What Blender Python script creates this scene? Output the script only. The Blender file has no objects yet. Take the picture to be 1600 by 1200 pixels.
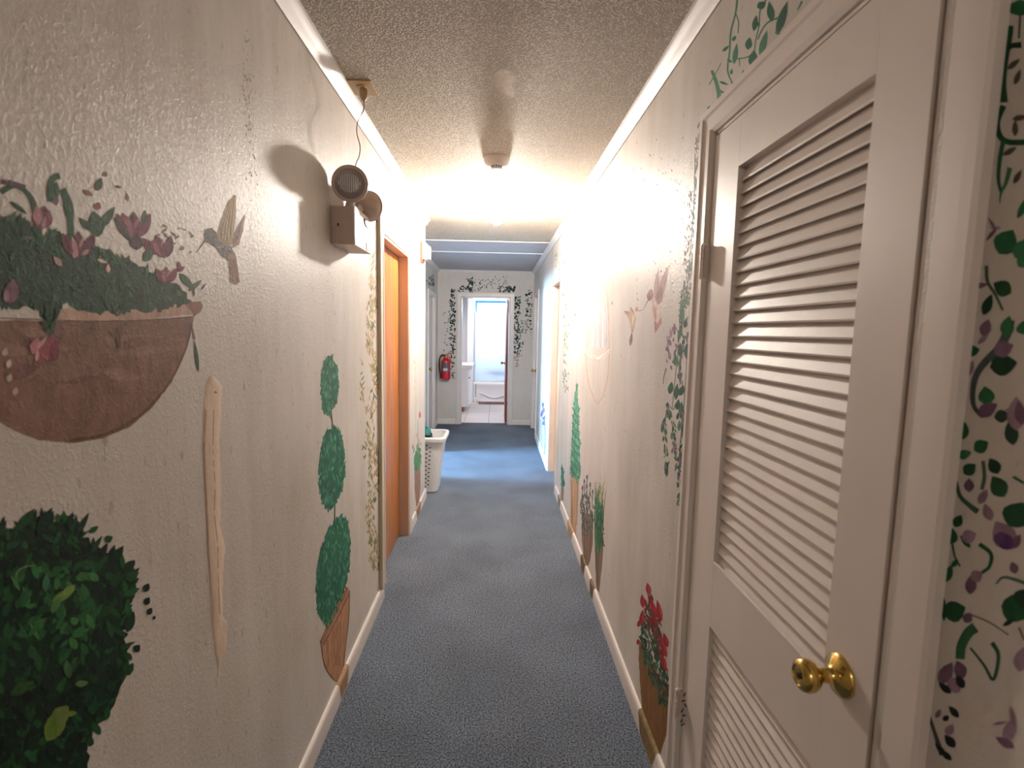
import bpy, bmesh, math, random
from mathutils import Vector, Matrix
random.seed(7)
PI = math.pi

# ------------------------------------------------------------ camera, world, exposure
sc = bpy.context.scene
EYE = Vector((0, 0, 1.56))
YAW, PITCH, ROLL, FPX = .0323, .1035, .0199, 800.0
fw = Vector((math.sin(YAW)*math.cos(PITCH), math.cos(YAW)*math.cos(PITCH), -math.sin(PITCH)))
r0 = Vector((math.cos(YAW), -math.sin(YAW), 0)); u0 = r0.cross(fw)
RT = math.cos(ROLL)*r0 + math.sin(ROLL)*u0
UP = -math.sin(ROLL)*r0 + math.cos(ROLL)*u0
cam = bpy.data.cameras.new('camera'); camo = bpy.data.objects.new('camera', cam)
sc.collection.objects.link(camo); sc.camera = camo
camo.matrix_world = Matrix(((RT.x, UP.x, -fw.x, EYE.x), (RT.y, UP.y, -fw.y, EYE.y), (RT.z, UP.z, -fw.z, EYE.z), (0, 0, 0, 1)))
cam.sensor_width = 36; cam.lens = 18.0; cam.clip_start = .02
cam.dof.use_dof = True; cam.dof.focus_distance = 2.9; cam.dof.aperture_fstop = 5.0
vs = sc.view_settings
vs.view_transform = 'Standard'; vs.look = 'None'; vs.gamma = 1; vs.exposure = 0.0
try: vs.use_curve_mapping = False
except Exception: pass

def lin(c):
    return tuple(((v/255)/12.92 if v/255 <= .04045 else ((v/255+.055)/1.055)**2.4) for v in c)

w = bpy.data.worlds.new('sky'); sc.world = w; w.use_nodes = True
bg = w.node_tree.nodes['Background']; bg.inputs[0].default_value = (.55, .75, 1, 1); bg.inputs[1].default_value = 1.5

BULB_E = 640.0
BULB_COL = (1, .90, .80)
DAY_COL = (.34, .65, 1.0)
def area(name, loc, rot, sx, sy, energy, col):
    l = bpy.data.lights.new(name, 'AREA'); l.shape = 'RECTANGLE'; l.size = sx; l.size_y = sy
    l.energy = energy; l.color = col
    o = bpy.data.objects.new(name, l); sc.collection.objects.link(o); o.location = loc; o.rotation_euler = rot
    return o
# daylight through the window of the side room, and through the bathroom window
area('window_daylight', (-3.72, 5.93, 1.95), (0, -math.radians(68), 0), .6, .75, 1150, DAY_COL)
# vanity lamp over the basin, left of the bathroom doorway
area('vanity_lamp', (-1.2, 10.0, 2.1), (0, math.radians(-35), 0), .15, .6, 26, (1, .95, .92))
# added fill light behind the camera, lifts the near walls
rl = bpy.data.lights.new('rear_fill_light', 'POINT'); rl.energy = 17; rl.color = (1, .90, .81); rl.shadow_soft_size = .06
rlo = bpy.data.objects.new('rear_fill_light', rl); sc.collection.objects.link(rlo); rlo.location = (0, -1.5, 2.30)

C = sc.collection
# ------------------------------------------------------------ helpers
class MB:
    def __init__(s): s.v = []; s.f = []; s.c = []
    def quad(s, pts, col=None):
        n = len(s.v); s.v += [tuple(p) for p in pts]; s.f.append(tuple(range(n, n+len(pts)))); s.c.append(col)
    def box(s, x0, x1, y0, y1, z0, z1):
        n = len(s.v)
        s.v += [(x0,y0,z0),(x1,y0,z0),(x1,y1,z0),(x0,y1,z0),(x0,y0,z1),(x1,y0,z1),(x1,y1,z1),(x0,y1,z1)]
        for q in ((0,3,2,1),(4,5,6,7),(0,1,5,4),(1,2,6,5),(2,3,7,6),(3,0,4,7)):
            s.f.append(tuple(n+i for i in q)); s.c.append(None)
        return s
    def loft(s, rings, cap=True, close=True):
        n = len(s.v); k = len(rings[0])
        for r in rings: s.v += [tuple(p) for p in r]
        for i in range(len(rings)-1):
            for j in range(k if close else k-1):
                a = n+i*k+j; b = n+i*k+(j+1) % k
                s.f.append((a, b, b+k, a+k)); s.c.append(None)
        if cap:
            s.f.append(tuple(n+j for j in reversed(range(k)))); s.c.append(None)
            s.f.append(tuple(n+(len(rings)-1)*k+j for j in range(k))); s.c.append(None)
        return s
    def lathe(s, prof, c=(0,0,0), ax=(0,0,1), n=32):
        ax = Vector(ax).normalized(); a = ax.orthogonal().normalized(); b = ax.cross(a)
        c = Vector(c)
        rings = []
        for r, h in prof:
            rings.append([c + ax*h + (a*math.cos(2*PI*i/n) + b*math.sin(2*PI*i/n))*max(r, 1e-5) for i in range(n)])
        return s.loft(rings)
    def tube(s, pts, r, n=8):
        pts = [Vector(p) for p in pts]; rings = []
        d0 = (pts[1]-pts[0]).normalized(); a = d0.orthogonal().normalized()
        for i, p in enumerate(pts):
            d = (pts[min(i+1, len(pts)-1)] - pts[max(i-1, 0)]).normalized()
            a = (a - d*a.dot(d)).normalized(); b = d.cross(a)
            rr = r[i] if isinstance(r, (list, tuple)) else r
            rings.append([p + (a*math.cos(2*PI*j/n) + b*math.sin(2*PI*j/n))*rr for j in range(n)])
        return s.loft(rings)
    def build(s, name, m=None, parent=None, smooth=False, bevel=0, loc=None):
        me = bpy.data.meshes.new(name)
        off = Vector(loc) if loc else Vector((0,0,0))
        me.from_pydata([tuple(Vector(v)-off) for v in s.v], [], s.f)
        if any(c is not None for c in s.c):
            at = me.color_attributes.new('paint', 'FLOAT_COLOR', 'CORNER')
            i = 0
            for f, c in zip(s.f, s.c):
                for _ in f:
                    at.data[i].color = (c[0], c[1], c[2], 1) if c else (1,1,1,1); i += 1
        me.validate()
        o = bpy.data.objects.new(name, me); C.objects.link(o)
        o.location = off
        if m: me.materials.append(m)
        if smooth:
            for p in me.polygons: p.use_smooth = True
            try:
                sm = me.attributes
                me.set_sharp_from_angle(angle=math.radians(40))
            except Exception: pass
        if bevel:
            b = o.modifiers.new('bevel', 'BEVEL'); b.width = bevel; b.segments = 2; b.limit_method = 'ANGLE'
        if parent:
            o.parent = parent
            o.matrix_parent_inverse = parent.matrix_world.inverted() if False else Matrix.Translation(-parent.location)
        return o

def sc_pts(pts, n):   # catmull-rom
    P = [Vector(p) for p in pts]; P = [P[0]*2-P[1]] + P + [P[-1]*2-P[-2]]; out = []
    for i in range(1, len(P)-2):
        for k in range(n):
            t = k/n; a, b, c, d = P[i-1:i+3]
            out.append(.5*((2*b)+(c-a)*t+(2*a-5*b+4*c-d)*t*t+(3*b-a-3*c+d)*t**3))
    out.append(P[-2]); return out

def tag(o, label=None, cat=None, group=None, kind=None):
    if label: o['label'] = label
    if cat: o['category'] = cat
    if group: o['group'] = group
    if kind: o['kind'] = kind
    return o
def empty(name, loc, label=None, cat=None, kind=None, group=None):
    o = bpy.data.objects.new(name, None); C.objects.link(o); o.location = loc; o.empty_display_size = .05
    return tag(o, label, cat, group, kind)

# ------------------------------------------------------------ materials
def mat(name, col, rough=.5, metal=0, bump=None, var=None, spec=None, coat=0, trans=0):
    m = bpy.data.materials.new(name); m.use_nodes = True; nt = m.node_tree; p = nt.nodes['Principled BSDF']
    col = lin(col) if max(col) > 1 else col
    p.inputs['Base Color'].default_value = (*col, 1); p.inputs['Roughness'].default_value = rough
    p.inputs['Metallic'].default_value = metal
    if spec is not None: p.inputs['Specular IOR Level'].default_value = spec
    if coat: p.inputs['Coat Weight'].default_value = coat; p.inputs['Coat Roughness'].default_value = .15
    if trans: p.inputs['Transmission Weight'].default_value = trans
    tc = nt.nodes.new('ShaderNodeTexCoord')
    if var:
        n = nt.nodes.new('ShaderNodeTexNoise'); n.inputs['Scale'].default_value = var[0]; n.inputs['Detail'].default_value = 5
        mp = nt.nodes.new('ShaderNodeMapping'); mp.inputs['Scale'].default_value = var[2] if len(var) > 2 else (1,1,1)
        nt.links.new(tc.outputs['Object'], mp.inputs[0]); nt.links.new(mp.outputs[0], n.inputs['Vector'])
        cr = nt.nodes.new('ShaderNodeValToRGB'); d = var[1]
        cr.color_ramp.elements[0].position = .3; cr.color_ramp.elements[1].position = .7
        cr.color_ramp.elements[0].color = (*[c*(1-d) for c in col], 1); cr.color_ramp.elements[1].color = (*[min(1, c*(1+d)) for c in col], 1)
        nt.links.new(n.outputs[0], cr.inputs[0]); nt.links.new(cr.outputs[0], p.inputs['Base Color'])
    if bump:
        n = nt.nodes.new('ShaderNodeTexNoise'); n.inputs['Scale'].default_value = bump[0]; n.inputs['Detail'].default_value = 4
        b = nt.nodes.new('ShaderNodeBump'); b.inputs['Strength'].default_value = bump[1]; b.inputs['Distance'].default_value = bump[2]
        nt.links.new(tc.outputs['Object'], n.inputs['Vector']); nt.links.new(n.outputs[0], b.inputs['Height']); nt.links.new(b.outputs[0], p.inputs['Normal'])
    return m

def N(nt, t, **kw):
    n = nt.nodes.new(t)
    for k, v in kw.items():
        if k in n.inputs: n.inputs[k].default_value = v
        else: setattr(n, k, v)
    return n

WALLC = lin((214, 207, 200))
def stipple_height(nt, tc, scale, dens):
    """knock-down plaster: clumped little ridges"""
    v = N(nt, 'ShaderNodeTexNoise', Scale=scale, Detail=4.0, Roughness=.7, Distortion=.5)
    nt.links.new(tc.outputs['Object'], v.inputs['Vector'])
    r = N(nt, 'ShaderNodeValToRGB'); r.color_ramp.elements[0].position = dens; r.color_ramp.elements[1].position = dens+.22
    nt.links.new(v.outputs[0], r.inputs[0])
    return r
def wall_material(name, stain=.25, seam=True):
    m = bpy.data.materials.new(name); m.use_nodes = True; nt = m.node_tree; p = nt.nodes['Principled BSDF']
    p.inputs['Roughness'].default_value = .46; p.inputs['Specular IOR Level'].default_value = .35
    tc = N(nt, 'ShaderNodeTexCoord')
    L = nt.links.new
    # long vertical dirt streaks
    mp = N(nt, 'ShaderNodeMapping'); mp.inputs['Scale'].default_value = (4.5, 4.5, 1.0)
    n1 = N(nt, 'ShaderNodeTexNoise', Scale=1.3, Detail=6.0, Roughness=.65); L(tc.outputs['Object'], mp.inputs[0]); L(mp.outputs[0], n1.inputs['Vector'])
    n2 = N(nt, 'ShaderNodeTexNoise', Scale=1.1, Detail=4.0); L(tc.outputs['Object'], n2.inputs['Vector'])
    mul = N(nt, 'ShaderNodeMath', operation='MULTIPLY'); L(n1.outputs[0], mul.inputs[0]); L(n2.outputs[0], mul.inputs[1])
    cr = N(nt, 'ShaderNodeValToRGB'); e = cr.color_ramp.elements; e[0].position = .15; e[1].position = .42
    e[0].color = (*WALLC, 1); e[1].color = (WALLC[0]*(1-stain), WALLC[1]*(1-stain*1.12), WALLC[2]*(1-stain*1.35), 1)
    L(mul.outputs[0], cr.inputs[0])
    base = cr.outputs[0]
    # tiny specks of dirt caught in the stipple
    n3 = N(nt, 'ShaderNodeTexNoise', Scale=55.0, Detail=2.0); mp3 = N(nt, 'ShaderNodeMapping'); mp3.inputs['Scale'].default_value = (1, 1, .5)
    L(tc.outputs['Object'], mp3.inputs[0]); L(mp3.outputs[0], n3.inputs['Vector'])
    c3 = N(nt, 'ShaderNodeValToRGB'); c3.color_ramp.elements[0].position = .66; c3.color_ramp.elements[1].position = .78
    L(n3.outputs[0], c3.inputs[0])
    f3 = N(nt, 'ShaderNodeMath', operation='MULTIPLY'); L(c3.outputs[0], f3.inputs[0]); L(n1.outputs[0], f3.inputs[1])
    mx = N(nt, 'ShaderNodeMix', data_type='RGBA'); L(f3.outputs[0], mx.inputs[0]); L(base, mx.inputs[6]); mx.inputs[7].default_value = (*lin((120, 104, 92)), 1)
    L(mx.outputs[2], p.inputs['Base Color'])
    h1 = stipple_height(nt, tc, 95, .47)
    h2 = N(nt, 'ShaderNodeTexNoise', Scale=150.0, Detail=2.0); L(tc.outputs['Object'], h2.inputs['Vector'])
    ad = N(nt, 'ShaderNodeMath', operation='MULTIPLY_ADD'); L(h2.outputs[0], ad.inputs[0]); ad.inputs[1].default_value = .5; L(h1.outputs[0], ad.inputs[2])
    # plaster patchiness: stipple is heavier in places
    n4 = N(nt, 'ShaderNodeTexNoise', Scale=2.2, Detail=2.0); L(tc.outputs['Object'], n4.inputs['Vector'])
    m4 = N(nt, 'ShaderNodeMath', operation='MULTIPLY'); L(ad.outputs[0], m4.inputs[0]); L(n4.outputs[0], m4.inputs[1])
    b = N(nt, 'ShaderNodeBump', Strength=.38, Distance=.0028); L(m4.outputs[0], b.inputs['Height']); L(b.outputs[0], p.inputs['Normal'])
    return m
M = {}
M['wall'] = wall_material('painted_stipple_wall')
M['endwall'] = wall_material('painted_end_wall', .1)
M['white'] = mat('white_gloss_paint', (222, 213, 207), .32, bump=(40, .15, .002), var=(6, .04))
M['doorpaint'] = mat('cream_door_paint', (222, 211, 203), .46, bump=(30, .18, .002), var=(3, .06, (1, 1, .3)))
M['crown'] = mat('crown_paint', (222, 218, 216), .4, bump=(30, .2, .003))
M['bathwhite'] = mat('bathroom_white_paint', (235, 236, 240), .5)
M['dark'] = mat('dark_void', (30, 22, 18), .8)
M['brass'] = mat('polished_brass', (206, 174, 98), .18, 1, bump=(18, .12, .002))
M['hinge'] = mat('painted_hinge_metal', (222, 206, 196), .35, .2)
M['beige'] = mat('beige_enamel', (196, 176, 162), .38)
M['beige_light'] = mat('cream_enamel', (216, 206, 198), .38)
M['trimshade'] = mat('shaded_tan_strip', (206, 194, 172), .45)  # tan stands for the shaded side of the doorway strip
M['grey'] = mat('grey_plastic', (120, 108, 104), .4)
M['black'] = mat('black_rubber', (22, 22, 24), .45)
M['cord'] = mat('brown_cord', (92, 70, 56), .5)
M['yellowed'] = mat('yellowed_plastic', (176, 146, 104), .45)
M['red'] = mat('red_enamel', (205, 22, 36), .28, coat=.4)
M['horn_red'] = mat('red_plastic', (206, 78, 52), .45)
M['plastic'] = mat('white_plastic', (228, 226, 226), .35)
M['porcelain'] = mat('white_porcelain', (240, 240, 244), .15)
M['filler_dark'] = mat('dark_filler', (44, 42, 46), .9, bump=(40, .6, .01))  # for the filler added to darken the hamper holes
M['teal'] = mat('teal_cloth', (34, 112, 110), .8, bump=(60, .5, .003))
M['mat_brown'] = mat('brown_bath_mat', (118, 88, 88), .95, bump=(120, .8, .006), var=(30, .3))
M['tile'] = mat('pale_floor_tile', (226, 214, 206), .3, var=(5, .05))
M['grout'] = mat('tile_grout', (150, 128, 118), .8)
M['blueframe'] = mat('blue_window_frame', (34, 96, 150), .4)
M['bronze'] = mat('bronze_strip', (70, 60, 48), .4, .6)
M['spackle'] = mat('bare_spackle', (222, 200, 178), .75, bump=(25, .5, .004), var=(14, .1, (1, 1, .2)))

def wood(name, a, b, rough=.3):
    m = bpy.data.materials.new(name); m.use_nodes = True; nt = m.node_tree; p = nt.nodes['Principled BSDF']; L = nt.links.new
    tc = N(nt, 'ShaderNodeTexCoord'); mp = N(nt, 'ShaderNodeMapping'); mp.inputs['Scale'].default_value = (14, 14, .9)
    n = N(nt, 'ShaderNodeTexNoise', Scale=2.0, Detail=6.0, Roughness=.6, Distortion=.6); L(tc.outputs['Object'], mp.inputs[0]); L(mp.outputs[0], n.inputs['Vector'])
    cr = N(nt, 'ShaderNodeValToRGB'); cr.color_ramp.elements[0].position = .3; cr.color_ramp.elements[1].position = .7
    cr.color_ramp.elements[0].color = (*lin(a), 1); cr.color_ramp.elements[1].color = (*lin(b), 1)
    L(n.outputs[0], cr.inputs[0]); L(cr.outputs[0], p.inputs['Base Color']); p.inputs['Roughness'].default_value = rough
    return m
M['wood'] = wood('orange_lauan_wood', (146, 84, 44), (196, 126, 62))
M['wood_red'] = wood('red_brown_wood', (120, 60, 44), (150, 80, 60))
M['jambwood'] = mat('pinkish_jamb_paint', (205, 172, 150), .4)

def carpet():
    m = bpy.data.materials.new('blue_grey_carpet'); m.use_nodes = True; nt = m.node_tree; p = nt.nodes['Principled BSDF']; L = nt.links.new
    tc = N(nt, 'ShaderNodeTexCoord')
    n = N(nt, 'ShaderNodeTexNoise', Scale=135.0, Detail=5.0, Roughness=.7); L(tc.outputs['Object'], n.inputs['Vector'])
    cr = N(nt, 'ShaderNodeValToRGB'); e = cr.color_ramp.elements; e[0].position = .38; e[1].position = .64
    e[0].color = (*lin((46, 54, 66)), 1); e[1].color = (*lin((140, 150, 164)), 1); L(n.outputs[0], cr.inputs[0])
    n2 = N(nt, 'ShaderNodeTexNoise', Scale=2.5, Detail=4.0); L(tc.outputs['Object'], n2.inputs['Vector'])
    mr = N(nt, 'ShaderNodeMapRange'); mr.inputs[1].default_value = .3; mr.inputs[2].default_value = .7; mr.inputs[3].default_value = .82; mr.inputs[4].default_value = 1.12
    L(n2.outputs[0], mr.inputs[0])
    vm = N(nt, 'ShaderNodeVectorMath', operation='SCALE'); L(cr.outputs[0], vm.inputs[0]); L(mr.outputs[0], vm.inputs['Scale'])
    L(vm.outputs[0], p.inputs['Base Color']); p.inputs['Roughness'].default_value = .95; p.inputs['Specular IOR Level'].default_value = .1
    b = N(nt, 'ShaderNodeBump', Strength=.9, Distance=.006); L(n.outputs[0], b.inputs['Height']); L(b.outputs[0], p.inputs['Normal'])
    return m
M['carpet'] = carpet()

def popcorn():
    m = bpy.data.materials.new('popcorn_ceiling'); m.use_nodes = True; nt = m.node_tree; p = nt.nodes['Principled BSDF']; L = nt.links.new
    tc = N(nt, 'ShaderNodeTexCoord')
    wob = N(nt, 'ShaderNodeTexNoise', Scale=90.0, Detail=2.0); L(tc.outputs['Object'], wob.inputs['Vector'])
    sc_ = N(nt, 'ShaderNodeVectorMath', operation='SCALE'); sc_.inputs['Scale'].default_value = .012; L(wob.outputs[1], sc_.inputs[0])
    ad = N(nt, 'ShaderNodeVectorMath', operation='ADD'); L(tc.outputs['Object'], ad.inputs[0]); L(sc_.outputs[0], ad.inputs[1])
    v = N(nt, 'ShaderNodeTexVoronoi', Scale=135.0); L(ad.outputs[0], v.inputs['Vector'])
    inv = N(nt, 'ShaderNodeMapRange'); inv.inputs[1].default_value = .1; inv.inputs[2].default_value = .62; inv.inputs[3].default_value = 1; inv.inputs[4].default_value = 0; L(v.outputs['Distance'], inv.inputs[0])
    n = N(nt, 'ShaderNodeTexNoise', Scale=60.0, Detail=4.0, Roughness=.65); L(tc.outputs['Object'], n.inputs['Vector'])
    hh = N(nt, 'ShaderNodeMath', operation='MULTIPLY'); L(inv.outputs[0], hh.inputs[0]); L(n.outputs[0], hh.inputs[1])
    n2 = N(nt, 'ShaderNodeTexNoise', Scale=1.6, Detail=5.0); L(tc.outputs['Object'], n2.inputs['Vector'])
    cr = N(nt, 'ShaderNodeValToRGB'); e = cr.color_ramp.elements; e[0].position = .3; e[1].position = .72
    e[0].color = (*lin((228, 215, 196)), 1); e[1].color = (*lin((240, 230, 214)), 1); L(n2.outputs[0], cr.inputs[0])
    # shade in the pits between the grains, multiplied into the colour
    mx = N(nt, 'ShaderNodeMix', data_type='RGBA', blend_type='MULTIPLY'); mr = N(nt, 'ShaderNodeMapRange'); mr.inputs[1].default_value = 0; mr.inputs[2].default_value = .35; mr.inputs[3].default_value = .60; mr.inputs[4].default_value = 1.05
    L(hh.outputs[0], mr.inputs[0]); mx.inputs[0].default_value = 1; L(cr.outputs[0], mx.inputs[6]); L(mr.outputs[0], mx.inputs[7])
    L(mx.outputs[2], p.inputs['Base Color']); p.inputs['Roughness'].default_value = .8
    b = N(nt, 'ShaderNodeBump', Strength=1.0, Distance=.012); L(hh.outputs[0], b.inputs['Height']); L(b.outputs[0], p.inputs['Normal'])
    return m
M['popcorn'] = popcorn()
M['ceiling_smooth'] = mat('far_ceiling_paint', (196, 190, 192), .7, bump=(60, .3, .003), var=(3, .06))

def paint():
    m = bpy.data.materials.new('mural_paint'); m.use_nodes = True; nt = m.node_tree; p = nt.nodes['Principled BSDF']; L = nt.links.new
    a = N(nt, 'ShaderNodeAttribute', attribute_name='paint'); tc = N(nt, 'ShaderNodeTexCoord')
    mp = N(nt, 'ShaderNodeMapping'); mp.inputs['Scale'].default_value = (1, 1, .45); L(tc.outputs['Object'], mp.inputs[0])
    n = N(nt, 'ShaderNodeTexNoise', Scale=48.0, Detail=5.0, Roughness=.7); L(mp.outputs[0], n.inputs['Vector'])
    mr = N(nt, 'ShaderNodeMapRange'); mr.inputs[1].default_value = .3; mr.inputs[2].default_value = .7; mr.inputs[3].default_value = .72; mr.inputs[4].default_value = 1.3
    L(n.outputs[0], mr.inputs[0])
    vm = N(nt, 'ShaderNodeVectorMath', operation='SCALE'); L(a.outputs['Color'], vm.inputs[0]); L(mr.outputs[0], vm.inputs['Scale'])
    L(vm.outputs[0], p.inputs['Base Color']); p.inputs['Roughness'].default_value = .62; p.inputs['Specular IOR Level'].default_value = .25
    h1 = stipple_height(nt, tc, 85, .48)
    b = N(nt, 'ShaderNodeBump', Strength=.25, Distance=.002); L(h1.outputs[0], b.inputs['Height']); L(b.outputs[0], p.inputs['Normal'])
    return m
M['paint'] = paint()

def emis(name, col, s):
    m = bpy.data.materials.new(name); m.use_nodes = True; p = m.node_tree.nodes['Principled BSDF']
    p.inputs['Base Color'].default_value = (1,1,1,1); p.inputs['Emission Color'].default_value = (*col, 1); p.inputs['Emission Strength'].default_value = s
    return m

# ------------------------------------------------------------ the setting
XL, XR, ZC = -.64, .60, 2.52
XA = -.96          # wall of the wider far end
YE = 8.43          # end wall

def wall_x(name, x0, x1, y0, y1, holes, m, z1=ZC, **kw):
    """slab between x0 and x1 along Y with door holes (ya, yb, ztop)"""
    b = MB(); y = y0
    for ya, yb, zt in sorted(holes):
        if ya > y: b.box(x0, x1, y, ya, 0, z1)
        b.box(x0, x1, ya, yb, zt, z1); y = yb
    if y < y1: b.box(x0, x1, y, y1, 0, z1)
    return tag(b.build(name, m), kind='structure', **kw)

floor = tag(MB().box(-3.7, 1.4, -2.6, YE+.10, -.1, 0).build('floor', M['carpet']), kind='structure')
b = MB().box(-3.7, 1.4, -2.6, 5.66, ZC, ZC+.1)
ceiling = tag(b.build('ceiling', M['popcorn']), kind='structure')
b = MB().box(-3.7, 1.4, 5.66, YE+.1, ZC, ZC+.1)
far_ceiling = b.build('ceiling_panel', M['ceiling_smooth'], ceiling); far_ceiling['label'] = 'smooth painted far ceiling panel past the first batten'
for y in (5.67, 6.48):
    cb = MB().box(XA, XR, y-.016, y+.016, ZC-.010, ZC).build('ceiling_batten', M['crown'], ceiling, bevel=.002)
    s = MB()
    for x in (.40, .47, .53) if y < 6 else (.33, .42, .49, -.43):
        s.lathe([(0, -.0125), (.005, -.012), (.006, -.010)], (x, y, ZC), n=8)
    s.build('screw_head', M['bronze'], cb)
# faint ceiling joint and old repair patch
b = MB(); pts = []
for i in range(30):
    x = -.62+.25*i/29*2.2; pts.append((x, 4.26+.012*math.sin(i*.7)+.01*random.random(), ZC-.0015))
b.tube(pts, .002, 5); b.build('ceiling_seam', M['ceiling_smooth'], ceiling)

DOORS = dict(louver=(.715, 1.468, 2.117), left=(2.862, 3.775, 2.085), right=(4.86, 5.61, 2.065), farR=(7.42, 8.16, 2.10), farL=(7.28, 8.02, 2.06), open=(5.42, 6.42, 2.05))
wall_left = wall_x('wall_left', XL-.10, XL, -2.5, 4.65, [DOORS['left']], M['wall'])
wall_right = wall_x('wall_right', XR, XR+.10, -2.5, YE, [DOORS['louver'], DOORS['right'], DOORS['farR']], M['wall'])
wall_alc = wall_x('wall_far_left', XA-.10, XA, 4.65, YE, [DOORS['open'], DOORS['farL']], M['wall'])
tag(MB().box(XA-.10, XL-.10, 4.55, 4.65, 0, ZC).build('wall_corner', M['wall']), kind='structure')
# end wall with bathroom doorway
BX0, BX1, BZ = -.575, .215, 2.095
b = MB().box(XA-.1, BX0, YE, YE+.10, 0, ZC).box(BX1, XR+.1, YE, YE+.10, 0, ZC).box(BX0, BX1, YE, YE+.10, BZ, ZC)
wall_end = tag(b.build('wall_end', M['endwall']), kind='structure')
tag(MB().box(-3.7, 1.4, -2.6, -2.5, 0, ZC).build('wall_rear', M['wall']), kind='structure')
tag(MB().box(1.3, 1.4, -2.5, YE, 0, ZC).build('wall_outer_right', M['endwall']), kind='structure')
# closet partitions behind the right-hand doors
for k, y in enumerate((1.75, 4.4, 6.3)):
    MB().box(XR+.1, 1.3, y, y+.08, 0, ZC).build('partition', M['endwall'], wall_right)
MB().box(XR+.1, 1.3, .45, .53, 0, ZC).build('partition', M['endwall'], wall_right)
# side room with its window
b = MB().box(-3.7, -3.6, -2.5, 5.55, 0, ZC).box(-3.7, -3.6, 6.31, YE, 0, ZC).box(-3.7, -3.6, 5.55, 6.31, 0, 1.0).box(-3.7, -3.6, 5.55, 6.31, 2.1, ZC)
wo = tag(b.build('wall_outer_left', M['endwall']), kind='structure')
b = MB()
for z in (1.0, 1.55, 2.07): b.box(-3.69, -3.63, 5.55, 6.31, z, z+.03)
for y in (5.55, 6.28): b.box(-3.69, -3.63, y, y+.03, 1.0, 2.1)
tag(b.build('window_1', M['white']), kind='structure')
MB().box(-3.6, XA-.1, 4.7, 4.8, 0, ZC).build('partition', M['endwall'], wo)
MB().box(-3.6, XA-.1, 6.9, 7.0, 0, ZC).build('partition', M['endwall'], wo)
MB().box(-3.6, XL-.1, 2.3, 2.4, 0, ZC).build('partition', M['endwall'], wo)

# crown mouldings
def crown(name, s, x, y0, y1):
    prof = [(0, 0), (0, -.050), (.006, -.052), (.012, -.046), (.020, -.030), (.032, -.016), (.040, -.010), (.042, 0)]
    rings = [[(x+s*p, y, ZC+q) for p, q in prof] for y in (y0, y1)]
    return tag(MB().loft(rings).build(name, M['crown'], smooth=True), kind='structure')
crown('trim_1', 1, XL, -2.5, 4.66); crown('trim_2', -1, XR, -2.5, YE); crown('trim_3', 1, XA, 4.65, YE)
prof = [(0, 0), (0, -.030), (.006, -.032), (.02, -.012), (.024, 0)]
tag(MB().loft([[(x, YE-p, ZC+q) for p, q in prof] for x in (XA, XR)]).build('trim_4', M['crown'], smooth=True), kind='structure')

# baseboards
BH, BT = .086, .014
def base_prof(): return [(0, 0), (BT, 0), (BT, BH-.014), (BT-.002, BH-.006), (BT-.006, BH-.001), (0, BH)]
def baseboard(name, fn, segs):
    b = MB()
    for a, c in segs: b.loft([[fn(t, p, q) for p, q in base_prof()] for t in (a, c)])
    return tag(b.build(name, M['white'], smooth=True), kind='structure')
bb_left = baseboard('baseboard_left', lambda t, p, q: (XL+p, t, q), [(-2.5, 2.862), (3.84, 4.664)])
bb_right = baseboard('baseboard_right', lambda t, p, q: (XR-p, t, q), [(-2.5, .64), (1.56, 4.80), (5.68, 7.36), (8.22, YE)])
baseboard('baseboard_corner', lambda t, p, q: (t, 4.65+p, q), [(XA, XL)])
baseboard('baseboard_far_left', lambda t, p, q: (XA+p, t, q), [(4.65, 5.36), (6.48, 7.22), (8.08, YE)])
baseboard('baseboard_end', lambda t, p, q: (t, YE-p, q), [(XA, -.66), (.28, XR)])

# casings: swept profile round three sides of an opening, mitred
def casing(name, fn, y0, y1, zt, wd=.07, m=None, th=1.0, sides=(1, 1), ext=0):
    prof = [(0, 0), (0, .004), (wd*.14, .011), (wd*.66, .012), (wd*.72, .016), (wd*.95, .016), (wd, .011), (wd, 0)]
    path = []
    if sides[0]: path.append(lambda w_: (y0-w_, 0))
    path.append((lambda w_: (y0-w_, zt+w_)) if sides[0] else (lambda w_: (y0, zt+w_)))
    path.append((lambda w_: (y1+w_, zt+w_)) if sides[1] else (lambda w_: (y1, zt+w_)))
    if sides[1]: path.append(lambda w_: (y1+w_, 0))
    rings = [[fn(*pf(a), d*th) for a, d in prof] for pf in path]
    return tag(MB().loft(rings).build(name, m or M['white']), kind='structure')
casing('trim_5', lambda y, z, d: (XR-d, y, z), DOORS['louver'][0]-.014, DOORS['louver'][1]+.002, DOORS['louver'][2]+.002, wd=.072, m=M['doorpaint'], th=1.2)
casing('trim_6', lambda y, z, d: (XL+d, y, z), *DOORS['left'], wd=.058, sides=(0, 1))
casing('trim_7', lambda y, z, d: (XR-d, y, z), *DOORS['right'], wd=.06)
casing('trim_8', lambda y, z, d: (XR-d, y, z), *DOORS['farR'], wd=.06)
casing('trim_9', lambda y, z, d: (XA+d, y, z), *DOORS['farL'], wd=.06)
casing('trim_10', lambda x, z, d: (x, YE-d, z), BX0, BX1, BZ, wd=.07)
casing('trim_11', lambda y, z, d: (XA+d, y, z), *DOORS['open'], wd=.06)
# tall strip by the left doorway; tan puts its shaded side into the colour
t = tag(MB().box(XL, XL+.020, 2.795, 2.862, BH, 2.185).build('trim_12', M['trimshade'], bevel=.003), kind='structure')
MB().box(XL+.020, XL+.0225, 2.850, 2.866, BH, 2.18).build('lit_front_edge', M['white'], t)  # front face of the strip, its lit look put in as white
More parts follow.
